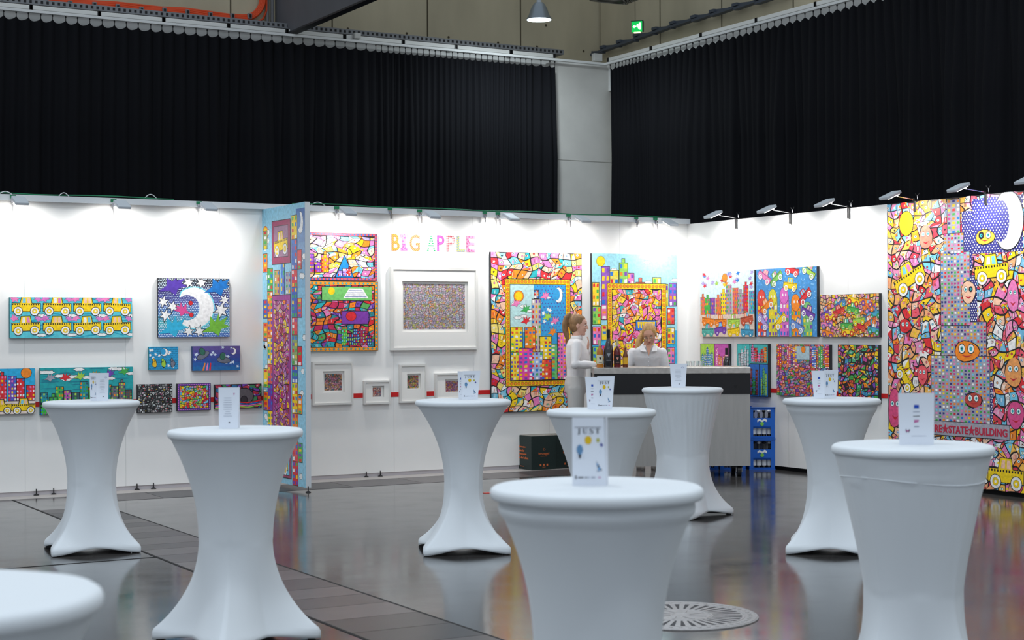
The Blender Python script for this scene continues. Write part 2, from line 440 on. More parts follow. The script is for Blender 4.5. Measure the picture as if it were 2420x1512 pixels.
# orange cables with clamps
ORANGE = mat('orange_cable', (224, 74, 22), .5)
oc = thing('cable_bundle', 'bundle of orange cables running above the left cable tray', 'cables')
W = HB-.07
line = [(-60, -12), (30, -3), (103, 1), (160, 4), (217, 7), (272, 12), (328, 18), (382, 22), (436, 26), (490, 34), (542, 39), (575, 42)]
for k in range(4):
    off = (k-1.5)*3.4; pts = []
    for i, (a, b) in enumerate(line): pts.append(on_plane(a, b+off+1.4*math.sin(i*2+k), 1, W-.01*k))
    r_ = 34-abs(off); 
    for j in range(1, 8):
        t = j/7*PI/2; pts.append(on_plane(577+(44+off*1.0)*math.sin(t), 42+off-(44+off)*(1-math.cos(t)), 1, W-.01*k))
    e = on_plane(621+off, -40, 1, W-.01*k); pts.append(e)
    MB().tube(pts, .018, None, 8).build('cable', ORANGE, oc, smooth=True)
cable_b = [on_plane(a, b, 1, W) for a, b in ((-40, 12), (60, 15), (160, 22), (272, 31), (382, 41), (490, 49), (600, 55), (622, 45), (630, 25), (630, -30))]
MB().tube(cable_b, .014, None, 8).build('cable', ORANGE, oc, smooth=True)
cl0 = None
cls = [(38, 7), (103, 12), (160, 18), (217, 21), (272, 26), (328, 32), (382, 34), (436, 38), (490, 44), (542, 47), (583, 47)]
for i, (a, b) in enumerate(cls):
    P = on_plane(a, b, 1, HB)
    lab = 'small grey cable clamp on the orange cables, number %d from the left frame edge' % (i+1)
    lab = ['leftmost', 'second', 'third', 'fourth', 'fifth', 'sixth', 'seventh', 'eighth', 'ninth', 'tenth', 'rightmost'][i]+' grey clamp holding the orange cables, counted from the left'
    if cl0 is None:
        cl0 = thing('cable_clamp', lab, 'clamp', P, group='grey clamps on the orange cables')
        MB().box((0, -.07, .03), (.055, .14, .075), bev=.006).build('clamp_body', mat('clamp_grey', (128, 130, 134), .5), cl0)
        MB().box((0, -.145, .03), (.028, .01, .04)).build('clamp_face', DARKMETAL, cl0)
        MB().box((0, -.05, -.085), (.045, .1, .05), bev=.005).build('lower_clip', MATS['clamp_grey'], cl0)
    else: dup(cl0, P, label=lab)

# junction boxes
for px, py, d, lab in ((843, 85, .10, 'small white junction box on the left tray beside the hanging lamp'), (1411, 136, .15, 'white junction box at the pillar corner above the rails')):
    P = on_plane(px, py, 1, CB+.05)
    t = thing('junction_box', lab, 'junction box', P)
    MB().box((0, 0, 0), (d, .07, d*.75), bev=.006).build('box_body', mat('jb_white', (206, 206, 202), .5), t)
    MB().box((0, -.037, 0), (d*.8, .006, d*.55)).build('box_lid', MATS['jb_white'], t)

# jointed steel brackets rising along the right hall wall
ZZ = mat('bluish_steel', (88, 96, 108), .5, .4)
zz = thing('bracket_chain', 'jointed blue-grey steel brackets climbing along the right concrete wall', 'brackets')
marks = [(1392, 130), (1425, 117), (1464, 104), (1504, 89), (1548, 74), (1590, 60), (1640, 46), (1684, 33), (1738, 18), (1790, 4), (1850, -12)]
for (a, b), (c, d) in zip(marks[:-1], marks[1:]):
    P = on_plane(a, b, 0, HA-.1); Q = on_plane(c, d, 0, HA-.1)
    g = MB(); mid = Vector((P.x, Q.y, P.z))
    g.bar(P+Vector((0, 0, -.02)), mid+Vector((0, 0, .0)), .09, .035); g.bar(P+Vector((0, 0, .04)), mid+Vector((0, 0, -.01)), .05, .03)
    g.box((P.x, Q.y, (P.z+Q.z)/2), (.07, .05, abs(Q.z-P.z)+.07))
    g.box((P.x, Q.y-.04, Q.z+.03), (.11, .11, .04))
    g.build('bracket', ZZ, zz)
# silver duct at the top edge
dk = thing('air_duct', 'short silver ribbed duct at the top edge above the exit sign', 'duct')
P = at_depth(1395, -6, 22.6); Q = at_depth(1475, -2, 22.4); R_ = at_depth(1530, -24, 22.2)
MB().tube([P, P.lerp(Q, .4), Q], [.05, .07, .075], None, 14).build('duct_body', mat('duct_silver', (150, 146, 136), .3, .8), dk, smooth=True)
for k in range(7):
    A = Q.lerp(R_, k/7); B = Q.lerp(R_, (k+.55)/7); MB().tube([A, B], [.085, .085], None, 14).build('duct_rib', MATS['duct_silver'], dk, smooth=True)

# ------------------------------------------------------------------ hanging lamp
LP = at_depth(1274, 47, 22.0)
lm = thing('pendant_lamp', 'lit metal bell pendant lamp hanging near the hall corner', 'lamp', LP)
sR = .172
MB().lathe([(sR, 0), (sR*.98, .02), (sR*.82, .07), (sR*.66, .15), (sR*.48, .21), (sR*.34, .235), (.03, .24), (.0, .24)], None, 32).build('lamp_shade', mat('lamp_shade_metal', (140, 150, 158), .35, .5), lm, angle=.6)
MB().lathe([(0, .004), (sR*.97, .004), (sR*.97, .0), (0, 0)], None, 32).build('diffuser', mat('lit_diffuser', (255, 255, 255), .5, emis=(225, 245, 255), estr=9), lm)
MB().cyl((0, 0, .24), (0, 0, .30), .035).build('lamp_holder', LAMPGREY, lm)
MB().cyl((0, 0, .30), (0, 0, 2.2), .008).build('hanging_rod', LAMPGREY, lm)
area('pendant_light', LP+Vector((0, 0, -.03)), LP+Vector((0, 0, -3)), .3, 60, (.84, .95, 1.0))

# ------------------------------------------------------------------ exit sign
EP = at_depth(1506, 63, 22.3)
ex = thing('exit_sign', 'small lit green emergency exit sign hanging before the right concrete wall', 'sign', EP, (0, 0, YAW+math.radians(-20)))
EG = mat('exit_green', (0, 150, 60), .5, emis=(0, 175, 75), estr=1.2); EW = mat('exit_white', (235, 255, 240), .5, emis=(235, 255, 240), estr=1.6)
MB().box((0, 0, 0), (.155, .03, .145), bev=.003).build('sign_box', EG, ex)
MB().box((.082, 0, 0), (.01, .05, .15)).box((0, 0, .078), (.17, .05, .01)).build('sign_frame', mat('sign_frame', (45, 70, 60), .5), ex)
g = MB(); y = -.0165
def flat(g, pts, y, th=.002, m=None):
    n = len(pts); g.add([(a, y, b) for a, b in pts]+[(a, y-th, b) for a, b in pts], [list(range(n)), list(range(n, 2*n))[::-1]]+[(i, (i+1) % n, n+(i+1) % n, n+i) for i in range(n)], m)
flat(g, [(-.062, 0), (-.035, .024), (-.035, .009), (-.008, .009), (-.008, -.009), (-.035, -.009), (-.035, -.024)], y)
flat(g, [(.03, -.045), (.058, -.045), (.058, .05), (.03, .05)], y)
flat(g, [(.0, .03), (.02, .035), (.024, .0), (.03, -.03), (.018, -.03), (.008, -.005), (-.004, .01)], y)
g.build('pictogram', EW, ex)
MB().box((0, -.005, -.083), (.09, .03, .014)).build('downlight', mat('exit_down', (255, 240, 200), .5, emis=(255, 235, 190), estr=1.5), ex)
MB().cyl((-.03, 0, .08), (-.03, 0, .42), .004).build('suspension_wire', DARKMETAL, ex)

# ================================================================== PAINTINGS
# generic painter: flat patches of colour, one thin coat above the other, all plain invented shapes
K = (24, 22, 30); WH = (248, 246, 244)
YE = (255, 214, 20); OR = (250, 140, 30); RD = (226, 40, 50); PK = (240, 130, 190); MG = (200, 50, 140); PU = (120, 70, 180); LB = (120, 205, 235)
BL = (30, 120, 210); TE = (40, 180, 190); GR = (70, 180, 80); LG = (170, 215, 80); SK = (250, 200, 170); NB = (50, 50, 130); GY = (165, 160, 175); LV = (180, 160, 225); BR = (130, 60, 45)
class Art:
    def __init__(s, W, H, seed=0): s.W, s.H = W, H; s.g = MB(); s.z = .0012; s.r = random.Random(seed); s.warp = None
    def up(s): s.z += .0004
    def poly(s, pts, c, z=None):
        z = s.z if z is None else z
        pts = [(min(max(x, 0), s.W), min(max(y, 0), s.H)) for x, y in pts]
        A = sum(pts[i-1][0]*pts[i][1]-pts[i][0]*pts[i-1][1] for i in range(len(pts)))
        if abs(A) < 1e-6: return
        if A < 0: pts = pts[::-1]
        s.n = getattr(s, 'n', 0)+1; z = z*.35+(s.n % 20)*5e-6
        s.g.add([(x-s.W/2, y-s.H/2, z) for x, y in pts], [tuple(range(len(pts)))], None, s2l(c))
    def rect(s, x0, y0, x1, y1, c, j=0):
        r = s.r; s.poly([(x0+r.uniform(-j, j), y0+r.uniform(-j, j)), (x1+r.uniform(-j, j), y0+r.uniform(-j, j)), (x1+r.uniform(-j, j), y1+r.uniform(-j, j)), (x0+r.uniform(-j, j), y1+r.uniform(-j, j))], c)
    def orect(s, x0, y0, x1, y1, c, t=.004, j=0, line=K):
        s.rect(x0, y0, x1, y1, line); s.up(); s.rect(x0+t, y0+t, x1-t, y1-t, c, j)
    def ell(s, x, y, a, b, c, n=14, rot=0, wob=0):
        ph = s.r.uniform(0, 6); P = []
        for k in range(n):
            t = 2*PI*k/n; q = 1+wob*math.sin(3*t+ph); X, Y = a*q*math.cos(t), b*q*math.sin(t); P.append((x+X*math.cos(rot)-Y*math.sin(rot), y+X*math.sin(rot)+Y*math.cos(rot)))
        s.poly(P, c)
    def oell(s, x, y, a, b, c, t=.004, **k): s.ell(x, y, a+t, b+t, K, **k); s.up(); s.ell(x, y, a, b, c, **k)
    def star(s, x, y, R, c, n=6, r=.45, rot=0):
        s.poly([(x+(R if k % 2 == 0 else R*r)*math.cos(PI*k/n+rot), y+(R if k % 2 == 0 else R*r)*math.sin(PI*k/n+rot)) for k in range(2*n)], c)
    def blob(s, x, y, a, b, c, t=.004):      # cloud like scalloped patch
        n = 24; f = lambda e: [(x+(a+e)*(1+.16*math.cos(6*q))*math.cos(q), y+(b+e)*(1+.16*math.cos(6*q))*math.sin(q)) for q in [2*PI*k/n for k in range(n)]]
        s.poly(f(t), K); s.up(); s.poly(f(0), c)
    def winged(s, x, y, a, c, fl=1, rot=0, t=.003):   # plain winged patch
        pts = [(-1, 0), (-.35, .18), (-.1, .8), (.1, .3), (.5, .75), (.4, .25), (1, .35), (.6, 0), (.9, -.3), (.3, -.25), (.0, -.6), (-.3, -.2)]
        f = lambda e: [(x+fl*(p*math.cos(rot)-q*math.sin(rot))*(a+e), y+(p*math.sin(rot)+q*math.cos(rot))*(a+e)) for p, q in pts]
        s.poly(f(t*1.6), K); s.up(); s.poly(f(0), c)
    def cells(s, x0, y0, x1, y1, nx, ny, pal, gap=.08, warp=.35, line=K, detail=.5, bgrect=True):
        r = s.r
        if bgrect: s.rect(x0, y0, x1, y1, line); s.up()
        dx, dy = (x1-x0)/nx, (y1-y0)/ny; ph = [r.uniform(0, 6) for _ in range(6)]
        def wp(i, j):
            u, v = i, j
            ex = math.sin(PI*min(1, max(0, i/nx))) ** .3 if 0 < i < nx else 0; ey = math.sin(PI*min(1, max(0, j/ny))) ** .3 if 0 < j < ny else 0
            u += ex*warp*(math.sin(j*1.7+ph[0])+.6*math.sin(i*.9+j*2.3+ph[1])+.5*math.sin(i*2.9+ph[4])); v += ey*warp*(math.sin(i*1.6+ph[2])+.6*math.sin(j*1.1+i*2.1+ph[3])+.5*math.sin(j*2.7+ph[5]))
            return (x0+u*dx, y0+v*dy)
        z0 = s.z
        for i in range(nx):
            for j in range(ny):
                ring = [(i, j), (i+.5, j), (i+1, j), (i+1, j+.5), (i+1, j+1), (i+.5, j+1), (i, j+1), (i, j+.5)]
                cx, cy = i+.5, j+.5; P = [wp(cx+(a-cx)*(1-2*gap), cy+(b-cy)*(1-2*gap)) for a, b in ring]
                C = wp(cx, cy); c = r.choice(pal); s.z = z0
                q = r.random()
                if q < .3:
                    s.poly([P[0], P[1], P[2], P[3], P[4]], c); s.poly([P[4], P[5], P[6], P[7], P[0]] if gap < .02 else [(p[0]*.96+C[0]*.04, p[1]*.96+C[1]*.04) for p in (P[4], P[5], P[6], P[7], P[0])], r.choice(pal))
                else: s.poly(P, c)
                s.z = z0+.0005; m = min(dx, dy)
                q = r.random()
                if q < detail*.30: s.ell(C[0], C[1], m*.30, m*.24, K, 10); s.z += .0004; s.ell(C[0], C[1], m*.25, m*.19, WH, 10); s.z += .0004; s.ell(C[0], C[1], m*.12, m*.12, r.choice((TE, GR, BR, BL)), 8); s.z += .0004; s.ell(C[0], C[1], m*.05, m*.05, K, 6)
                elif q < detail*.5: s.ell(C[0], C[1], m*.2, m*.2, K, 8); s.z += .0004; s.ell(C[0], C[1], m*.15, m*.15, r.choice(pal), 8)
                elif q < detail*.7:
                    for k in (-1, 0, 1): s.poly([(C[0]+k*m*.2-m*.05, C[1]-m*.28), (C[0]+k*m*.2+m*.02, C[1]-m*.28), (C[0]+k*m*.2+m*.05, C[1]+m*.28), (C[0]+k*m*.2-m*.02, C[1]+m*.28)], r.choice((K, WH, RD)))
                elif q < detail*.85: s.poly([(C[0]-m*.25, C[1]), (C[0], C[1]-m*.2), (C[0]+m*.25, C[1]+m*.05), (C[0], C[1]+m*.15)], r.choice((RD, MG, K)))
                elif q < detail: s.star(C[0], C[1], m*.28, r.choice((YE, WH, RD)), 5)
        s.z = z0+.0024
    def tower(s, x0, y0, x1, y1, c, wc, nx, ny, t=.004, j=0, steps=0):
        s.orect(x0, y0, x1, y1, c, t, j); s.up(); dx, dy = (x1-x0)/nx, (y1-y0)/ny
        if steps: s.orect(x0+(x1-x0)*.3, y1-t, x1-(x1-x0)*.3, y1+(x1-x0)*.4, c, t); s.up()
        for a in range(nx):
            for b in range(ny):
                q = s.r.choice(wc)
                s.rect(x0+(a+.22)*dx, y0+(b+.2)*dy, x0+(a+.78)*dx, y0+(b+.75)*dy, q, min(dx, dy)*.06)
    def skyline(s, x0, y0, x1, hmin, hmax, n, pal, wp_, t=.004, win=3):
        z0 = s.z; x = x0; wd = (x1-x0)/n
        for i in range(n):
            h = s.r.uniform(hmin, hmax); a = x+s.r.uniform(-.1, .1)*wd; b = min(x1, a+wd*s.r.uniform(.9, 1.15)); a = max(a, x0); s.z = z0+(.0022 if i % 2 else 0)
            nx = win; ny = max(2, int(h/((b-a)/nx)/1.25)); s.tower(a, y0, b, y0+h, s.r.choice(pal), wp_, nx, ny, t, 0, s.r.random() < .4); x += wd
        s.z = z0+.0050
    def block(s, x, y, L, c=YE, rot=0, t=.004, wh=WH, tall=.32):   # plain wheeled block
        z0 = s.z; R = lambda p, q: (x+(p*math.cos(rot)-q*math.sin(rot))*L, y+(p*math.sin(rot)+q*math.cos(rot))*L)
        P = lambda pts, col: s.poly([R(*p) for p in pts], col)
        e = t/L
        P([(-.22-e, .25), (.2+e, .25), (.15+e, .52+e), (-.16-e, .52+e)], K); P([(-.5-e, -e), (.5+e, -e), (.5+e, .28+e), (-.5-e, .28+e)], K); s.up()
        P([(-.22, .25), (.2, .25), (.15, .52), (-.16, .52)], c); P([(-.5, 0), (.5, 0), (.5, .28), (-.5, .28)], c); s.up()
        P([(-.14, .3), (-.02, .3), (-.02, .48), (-.11, .48)], s.r.choice((WH, SK, LB))); P([(.03, .3), (.15, .3), (.12, .48), (.03, .48)], s.r.choice((SK, PK, LB)))
        for k in range(12): P([(-.5+k/12, .22), (-.5+(k+.5)/12, .22), (-.5+(k+.5)/12, .27), (-.5+k/12, .27)], K)
        s.up()
        for q in (-.29, .3):
            C = R(q, .0)
            for rr, cc in ((.15+e, K), (.15, wh), (.09, K), (.085, c), (.035, WH)): s.ell(C[0], C[1], rr*L, rr*L, cc, 14); s.z += .0003
        s.z = z0+.0004
    def edge(s, x0, y0, x1, y1, d, c1, c2, n):   # scalloped border band
        s.rect(x0, y0, x1, y1, c1); s.rect(x0, y0, x1, y1, c1)
    def dots(s, x0, y0, x1, y1, n, m, c, r_, jit=.2):
        dx, dy = (x1-x0)/n, (y1-y0)/m
        for i in range(n):
            for j in range(m): s.ell(x0+(i+.5+(.25 if j % 2 else -.25)+s.r.uniform(-jit, jit)*.5)*dx, y0+(j+.5+s.r.uniform(-jit, jit)*.5)*dy, r_, r_, c, 5)
    def border(s, d, c, dot, nx, ny, x0=0, y0=0, x1=None, y1=None, line=K, t=.004):
        x1 = s.W if x1 is None else x1; y1 = s.H if y1 is None else y1
        z0 = s.z
        for a, b, e, f in ((x0, y0, x1, y0+d), (x0, y1-d, x1, y1), (x0, y0+d*.98, x0+d, y1-d*.98), (x1-d, y0+d*.98, x1, y1-d*.98)): s.rect(a, b, e, f, c)
        s.z = z0+.0004
        for a, b, e, f in ((x0+d-t, y0+d-t, x1-d+t, y0+d), (x0+d-t, y1-d, x1-d+t, y1-d+t), (x0+d-t, y0+d, x0+d, y1-d), (x1-d, y0+d, x1-d+t, y1-d), (x0, y0, x1, y0+t), (x0, y1-t, x1, y1), (x0, y0, x0+t, y1), (x1-t, y0, x1, y1)): s.rect(a, b, e, f, line)
        dd = (x1-x0-d)/nx
        for i in range(nx+1):
            for yy in (y0+d/2, y1-d/2):
                s.z = z0+.0008; s.ell(x0+d/2+i*dd, yy, d*.30, d*.30, line, 8); s.z += .0004; s.ell(x0+d/2+i*dd, yy, d*.25, d*.25, dot, 8)
        dd = (y1-y0-d)/ny
        for i in range(1, ny):
            for xx in (x0+d/2, x1-d/2):
                s.z = z0+.0008; s.ell(xx, y0+d/2+i*dd, d*.30, d*.30, line, 8); s.z += .0004; s.ell(xx, y0+d/2+i*dd, d*.25, d*.25, dot, 8)
        s.z = z0+.002
ROT_BACK = (PI/2, 0, 0); ROT_RIGHT = (PI/2, 0, -PI/2)
def place(kind, x0, yt0, x1, yt1, yb, depth):
    "pixel corners of the front face -> centre, size on the stand wall"
    f = on_back if kind == 'b' else on_right
    A = f(x0, yt0, depth); B = f(x1, yt1, depth); Cc = f((x0 if kind == 'b' else x1), yb, depth)
    z1 = (A.z+B.z)/2; z0 = Cc.z; W = abs(B.x-A.x) if kind == 'b' else abs(B.y-A.y)
    c = (A+B)/2; c.z = (z1+z0)/2; return c, W, z1-z0
def canvas(kind, x0, yt0, x1, yt1, yb, label, fn, depth=.04, side=CANVAS_SIDE, group=None, seed=0):
    c, W, H = place(kind, x0, yt0, x1, yt1, yb, depth)
    t = thing('canvas_painting', label, 'painting', c, ROT_BACK if kind == 'b' else ROT_RIGHT, group)
    MB().box((0, 0, -depth/2), (W, H, depth-.0004)).build('stretched_canvas', side, t)
    a = Art(W, H, seed); fn(a); a.g.build('painted_face', artmat(), t)
    return t

def art_blocks8(a):
    W, H = a.W, a.H; a.rect(0, 0, W, H, (90, 200, 215)); a.up(); z0 = a.z
    for i in range(40): a.z = z0; a.poly([(a.r.uniform(0, W), a.r.uniform(0, H))]*1+[(0, 0)]*0 or [], K) if 0 else a.ell(a.r.uniform(0, W), a.r.uniform(0, H), .07, .006, (30, 160, 190), 8, a.r.uniform(-.4, .4))
    z0 += .0006
    for r_ in range(2):
        for c in range(4):
            X = W*(.13+.248*c); Y = H*(.12+.48*(1-r_))
            a.z = z0; a.blob(X+.12*W, Y-.05*H, .045, .015, WH)
            a.z = z0; a.winged(X-.1*W, Y+.36*H, .055, PK if c != 1 else (225, 120, 200), 1, a.r.uniform(-.4, .4)); a.z = z0; a.winged(X+.1*W, Y+.35*H, .05, (220, 130, 205), -1, .3)
            a.z = z0+.0012; a.block(X, Y+.06*H, W*.222, YE, a.r.uniform(-.03, .05), .006)
def art_crescent(a):
    W, H = a.W, a.H; n = 14
    cols = [(60, 110, 190), (40, 140, 190), (50, 160, 180), (60, 170, 180), (60, 150, 190), (70, 130, 190), (60, 110, 180), (60, 90, 170), (70, 80, 165), (60, 60, 145), (50, 48, 120), (40, 36, 95), (32, 30, 60), (30, 28, 40)]
    for i in range(n): a.rect(0, H*i/n, W, H*(i+1)/n, cols[i])
    a.up(); a.dots(0, 0, W, H, 44, 34, (225, 240, 250), .006)
    a.up(); x, y, R = W*.50, H*.5, H*.345
    def cres(R, o, c):
        P = [(x+R*math.cos(t), y+R*math.sin(t)) for t in [math.radians(d) for d in range(-130, 131, 10)]]
        Q = [(x-R*.35+R*(.62-o)*math.cos(t), y+R*(.62-o)*math.sin(t)) for t in [math.radians(d) for d in range(128, -129, -12)]]
        a.poly(P+Q, c)
    cres(R+.012, .02, (120, 220, 235)); a.up(); cres(R, 0, WH); a.up()
    z = a.z
    for px, py, s_ in ((.42, .93, .06), (.6, .93, .06), (.07, .6, .06), (.2, .52, .06), (.1, .37, .065), (.93, .64, .055), (.88, .46, .08), (.42, .1, .055), (.57, .1, .06)):
        a.z = z; a.star(W*px, H*py, s_*1.25, K, 6, .45, .3); a.up(); a.star(W*px, H*py, s_, WH, 6, .45, .3)
    for px, py, c, f_ in ((.2, .86, (90, 60, 170), 1), (.84, .85, (30, 120, 200), 1), (.2, .15, (50, 180, 220), 1), (.8, .17, (120, 190, 60), 1), (.34, .45, (225, 80, 150), -1)):
        a.z = z; a.winged(W*px, H*py, .16 if c[0] != 225 else .10, c, f_, .35)
    a.z = z; a.oell(W*.45, H*.58, .022, .022, RD); a.z = z; a.oell(W*.46, H*.38, .022, .022, RD)
def art_blobs(cols, bgc, n, white=WH, cloud=0, stars=10):
    def f(a):
        W, H = a.W, a.H; a.rect(0, 0, W, H, bgc); a.up(); a.dots(0, 0, W, H, 22, 12, tuple(int(v*.75) for v in bgc), .006); a.up(); z = a.z
        for i in range(stars): a.z = z; a.star(a.r.uniform(.04, .96)*W, a.r.uniform(.08, .95)*H, .018, white, 5)
        for i, c in enumerate(cols):
            X = W*(i+.6)/(len(cols)+.2); a.z = z+.0006; a.oell(X, H*.25, W*.07, H*.15, c, wob=.12); a.z = z+.0016; a.oell(X-.01, H*.42, W*.035, H*.075, c)
        a.z = z; a.oell(W*.52, H*.76, H*.17, H*.17, white); a.up(); a.ell(W*.48, H*.78, H*.12, H*.13, bgc)
    return f
def art_saucer(a):
    W, H = a.W, a.H; n = 6
    for i in range(n): a.rect(0, H*i/n, W, H*(i+1)/n, [(30, 110, 175), (35, 95, 170), (45, 80, 160), (60, 75, 155), (80, 78, 155), (95, 80, 150)][i])
    a.up(); z = a.z
    for i in range(16): a.z = z; a.star(a.r.uniform(.03, .97)*W, a.r.uniform(.05, .95)*H, .02, (220, 235, 250), 5)
    for x, y, r_ in ((.22, .62, .5), (.65, .42, -.1)):
        a.z = z+.0008; a.oell(W*x, H*y, W*.14, H*.12, (110, 115, 130), rot=r_); a.up(); a.oell(W*x-.01, H*y+H*.16, W*.055, H*.15, (50, 110, 90), rot=r_)
    a.z = z; a.oell(W*.86, H*.78, H*.12, H*.14, WH); a.up(); a.ell(W*.83, H*.8, H*.09, H*.11, (95, 85, 155))
    for k, c in enumerate((OR, PK, RD)): a.z = z; a.poly([(W*(.2+.07*k), 0), (W*(.24+.07*k), 0), (W*(.27+.06*k), H*.3), (W*(.25+.06*k), H*.32)], c)
def art_red_city(a):
    W, H = a.W, a.H; a.rect(0, 0, W, H, (40, 175, 225)); a.up(); z = a.z
    for i in range(8): a.z = z; a.blob(a.r.uniform(0, W), a.r.uniform(.6, .97)*H, .04, .016, WH)
    a.z = z; a.oell(W*.86, H*.9, .05, .05, OR)
    a.z = z+.001; a.skyline(0, H*.28, W, H*.3, H*.6, 7, [PU, RD, OR, MG, BL, RD, NB], [YE, WH, PK, RD, BL], .006, 3)
    a.z = z+.007; a.rect(0, 0, W, H*.28, (235, 215, 205)); a.up(); a.block(W*.82, H*.07, W*.36, YE, 0, .007); a.block(W*.46, H*.07, W*.34, YE, .05, .007)
def art_teal_city(a):
    W, H = a.W, a.H; a.rect(0, 0, W, H, (30, 165, 170)); a.up(); z = a.z
    for i in range(30): a.z = z; a.ell(a.r.uniform(0, W), a.r.uniform(.4, 1)*H, .09, .006, (20, 130, 150), 8)
    z += .0006
    for i in range(13): a.z = z; a.blob(W*(i+.5)/13+a.r.uniform(-.02, .02), H*a.r.uniform(.68, .97), .05, .016, WH)
    for i, c in enumerate((GY, RD, LG, (180, 150, 80), PU, GR)): a.z = z+.001; a.winged(W*(.1+.16*i), H*a.r.uniform(.78, .9), .06, c, 1, .2)
    a.z = z+.002; a.skyline(0, H*.05, W, H*.3, H*.66, 12, [(110, 80, 70), (200, 90, 180), (30, 150, 165), PU, (30, 150, 165), (60, 90, 90), GR, (120, 110, 120)], [(40, 90, 110), (60, 160, 70), LG, OR], .006, 3)
    a.rect(0, 0, W, H*.05, (25, 120, 160)); 
    a.skyline(0, 0, W*.3, H*.2, H*.34, 3, [(60, 190, 60), (220, 90, 180), (60, 190, 60)], [K, (150, 60, 150), BL], .006, 4)
def art_mono(a):
    a.cells(0, 0, a.W, a.H, 14, 12, [(40, 40, 42), (90, 90, 92), (150, 150, 150), (60, 60, 62), (30, 30, 32), (200, 200, 200)], .12, .3, (16, 16, 18), .9)
def art_patch(nx, ny, pal, border=None, warp=.35, detail=.6, gap=.08, line=K):
    def f(a):
        d = 0
        if border: d = min(a.W, a.H)*.09; a.border(d, border[0], border[1], int(a.W/d), int(a.H/d)); a.z = .0012
        a.cells(d, d, a.W-d, a.H-d, nx, ny, pal, gap, warp, line, detail)
    return f
def art_wave(a):
    W, H = a.W, a.H; a.cells(0, 0, W, H, 10, 8, [(180, 40, 70), (40, 110, 160), (60, 140, 90), PU, (200, 60, 90)], .1, .5, K, .2)
    z = a.z; a.oell(W*.62, H*.5, W*.2, H*.32, (95, 92, 96), .01); a.up(); a.oell(W*.62, H*.35, W*.06, H*.14, (50, 48, 52), .01); a.up()
    for i, c in enumerate((LG, PK, BL, RD)): a.poly([(0, H*(.06*i)), (W*.4, H*(.06*i+.09)), (W*.7, H*(.06*i+.03)), (W, H*(.06*i+.12)), (W, H*(.06*i+.16)), (W*.7, H*(.06*i+.07)), (W*.4, H*(.06*i+.13)), (0, H*(.06*i+.04))], c); a.up()
WARM = [YE, OR, RD, PK, SK, WH, LB, MG, (250, 190, 60), SK]
def art_upper(a):
    W, H = a.W, a.H; a.border(H*.06, (235, 90, 110), BL, 26, 15); z = a.z; a.z = .0012; d = H*.06
    a.cells(d, d, W-d, H-d, 15, 10, [YE, (250, 230, 190), SK, PK, OR, LB, WH, (250, 200, 90), PK, LV], .06, .5, K, .8)
    z = a.z; a.skyline(W*.12, H*.16, W*.50, H*.2, H*.42, 5, [PU, OR, OR, (210, 120, 210), PU], [RD, (190, 90, 190), YE], .006, 3)
    a.z = z; a.poly([(W*.55, H*.06), (W*.66, H*.55), (W*.76, H*.06)], K); a.up(); a.poly([(W*.565, H*.07), (W*.66, H*.52), (W*.75, H*.07)], (30, 130, 210)); a.up(); a.skyline(W*.585, H*.09, W*.73, H*.1, H*.24, 3, [LV, (220, 60, 50), GY], [PU, RD, WH], .005, 3)
def art_lower(a):
    W, H = a.W, a.H; a.border(H*.055, (250, 160, 50), (40, 180, 200), 22, 16); d = H*.055; a.z = .0012
    a.cells(d, d, W-d, H-d, 14, 14, [RD, OR, (200, 40, 90), (40, 140, 160), TE, PU, (240, 120, 40), (230, 60, 60), (90, 170, 90), PK], .07, .3, K, .8)
    z = a.z; a.orect(W*.42, H*.72, W*.94, H*.93, (120, 200, 110), .006); a.up(); a.poly([(W*.64, H*.76), (W*.9, H*.76), (W*.84, H*.9), (W*.7, H*.9)], WH); a.up()
    for k in range(4): a.rect(W*(.66+.012*k), H*(.775+.03*k), W*(.88-.015*k), H*(.783+.03*k), (90, 110, 180))
    a.z = z; a.oell(W*.52, H*.86, .04, .04, YE)
    a.z = z; a.skyline(W*.62, H*.08, W*.93, H*.12, H*.3, 5, [PU, (150, 40, 90), GR, NB, (190, 60, 100)], [LB, RD, LG], .006, 3)
    a.z = z; a.orect(W*.62, H*.38, W*.9, H*.58, (130, 60, 170), .007); a.up(); a.oell(W*.72, H*.5, .06, .05, RD)
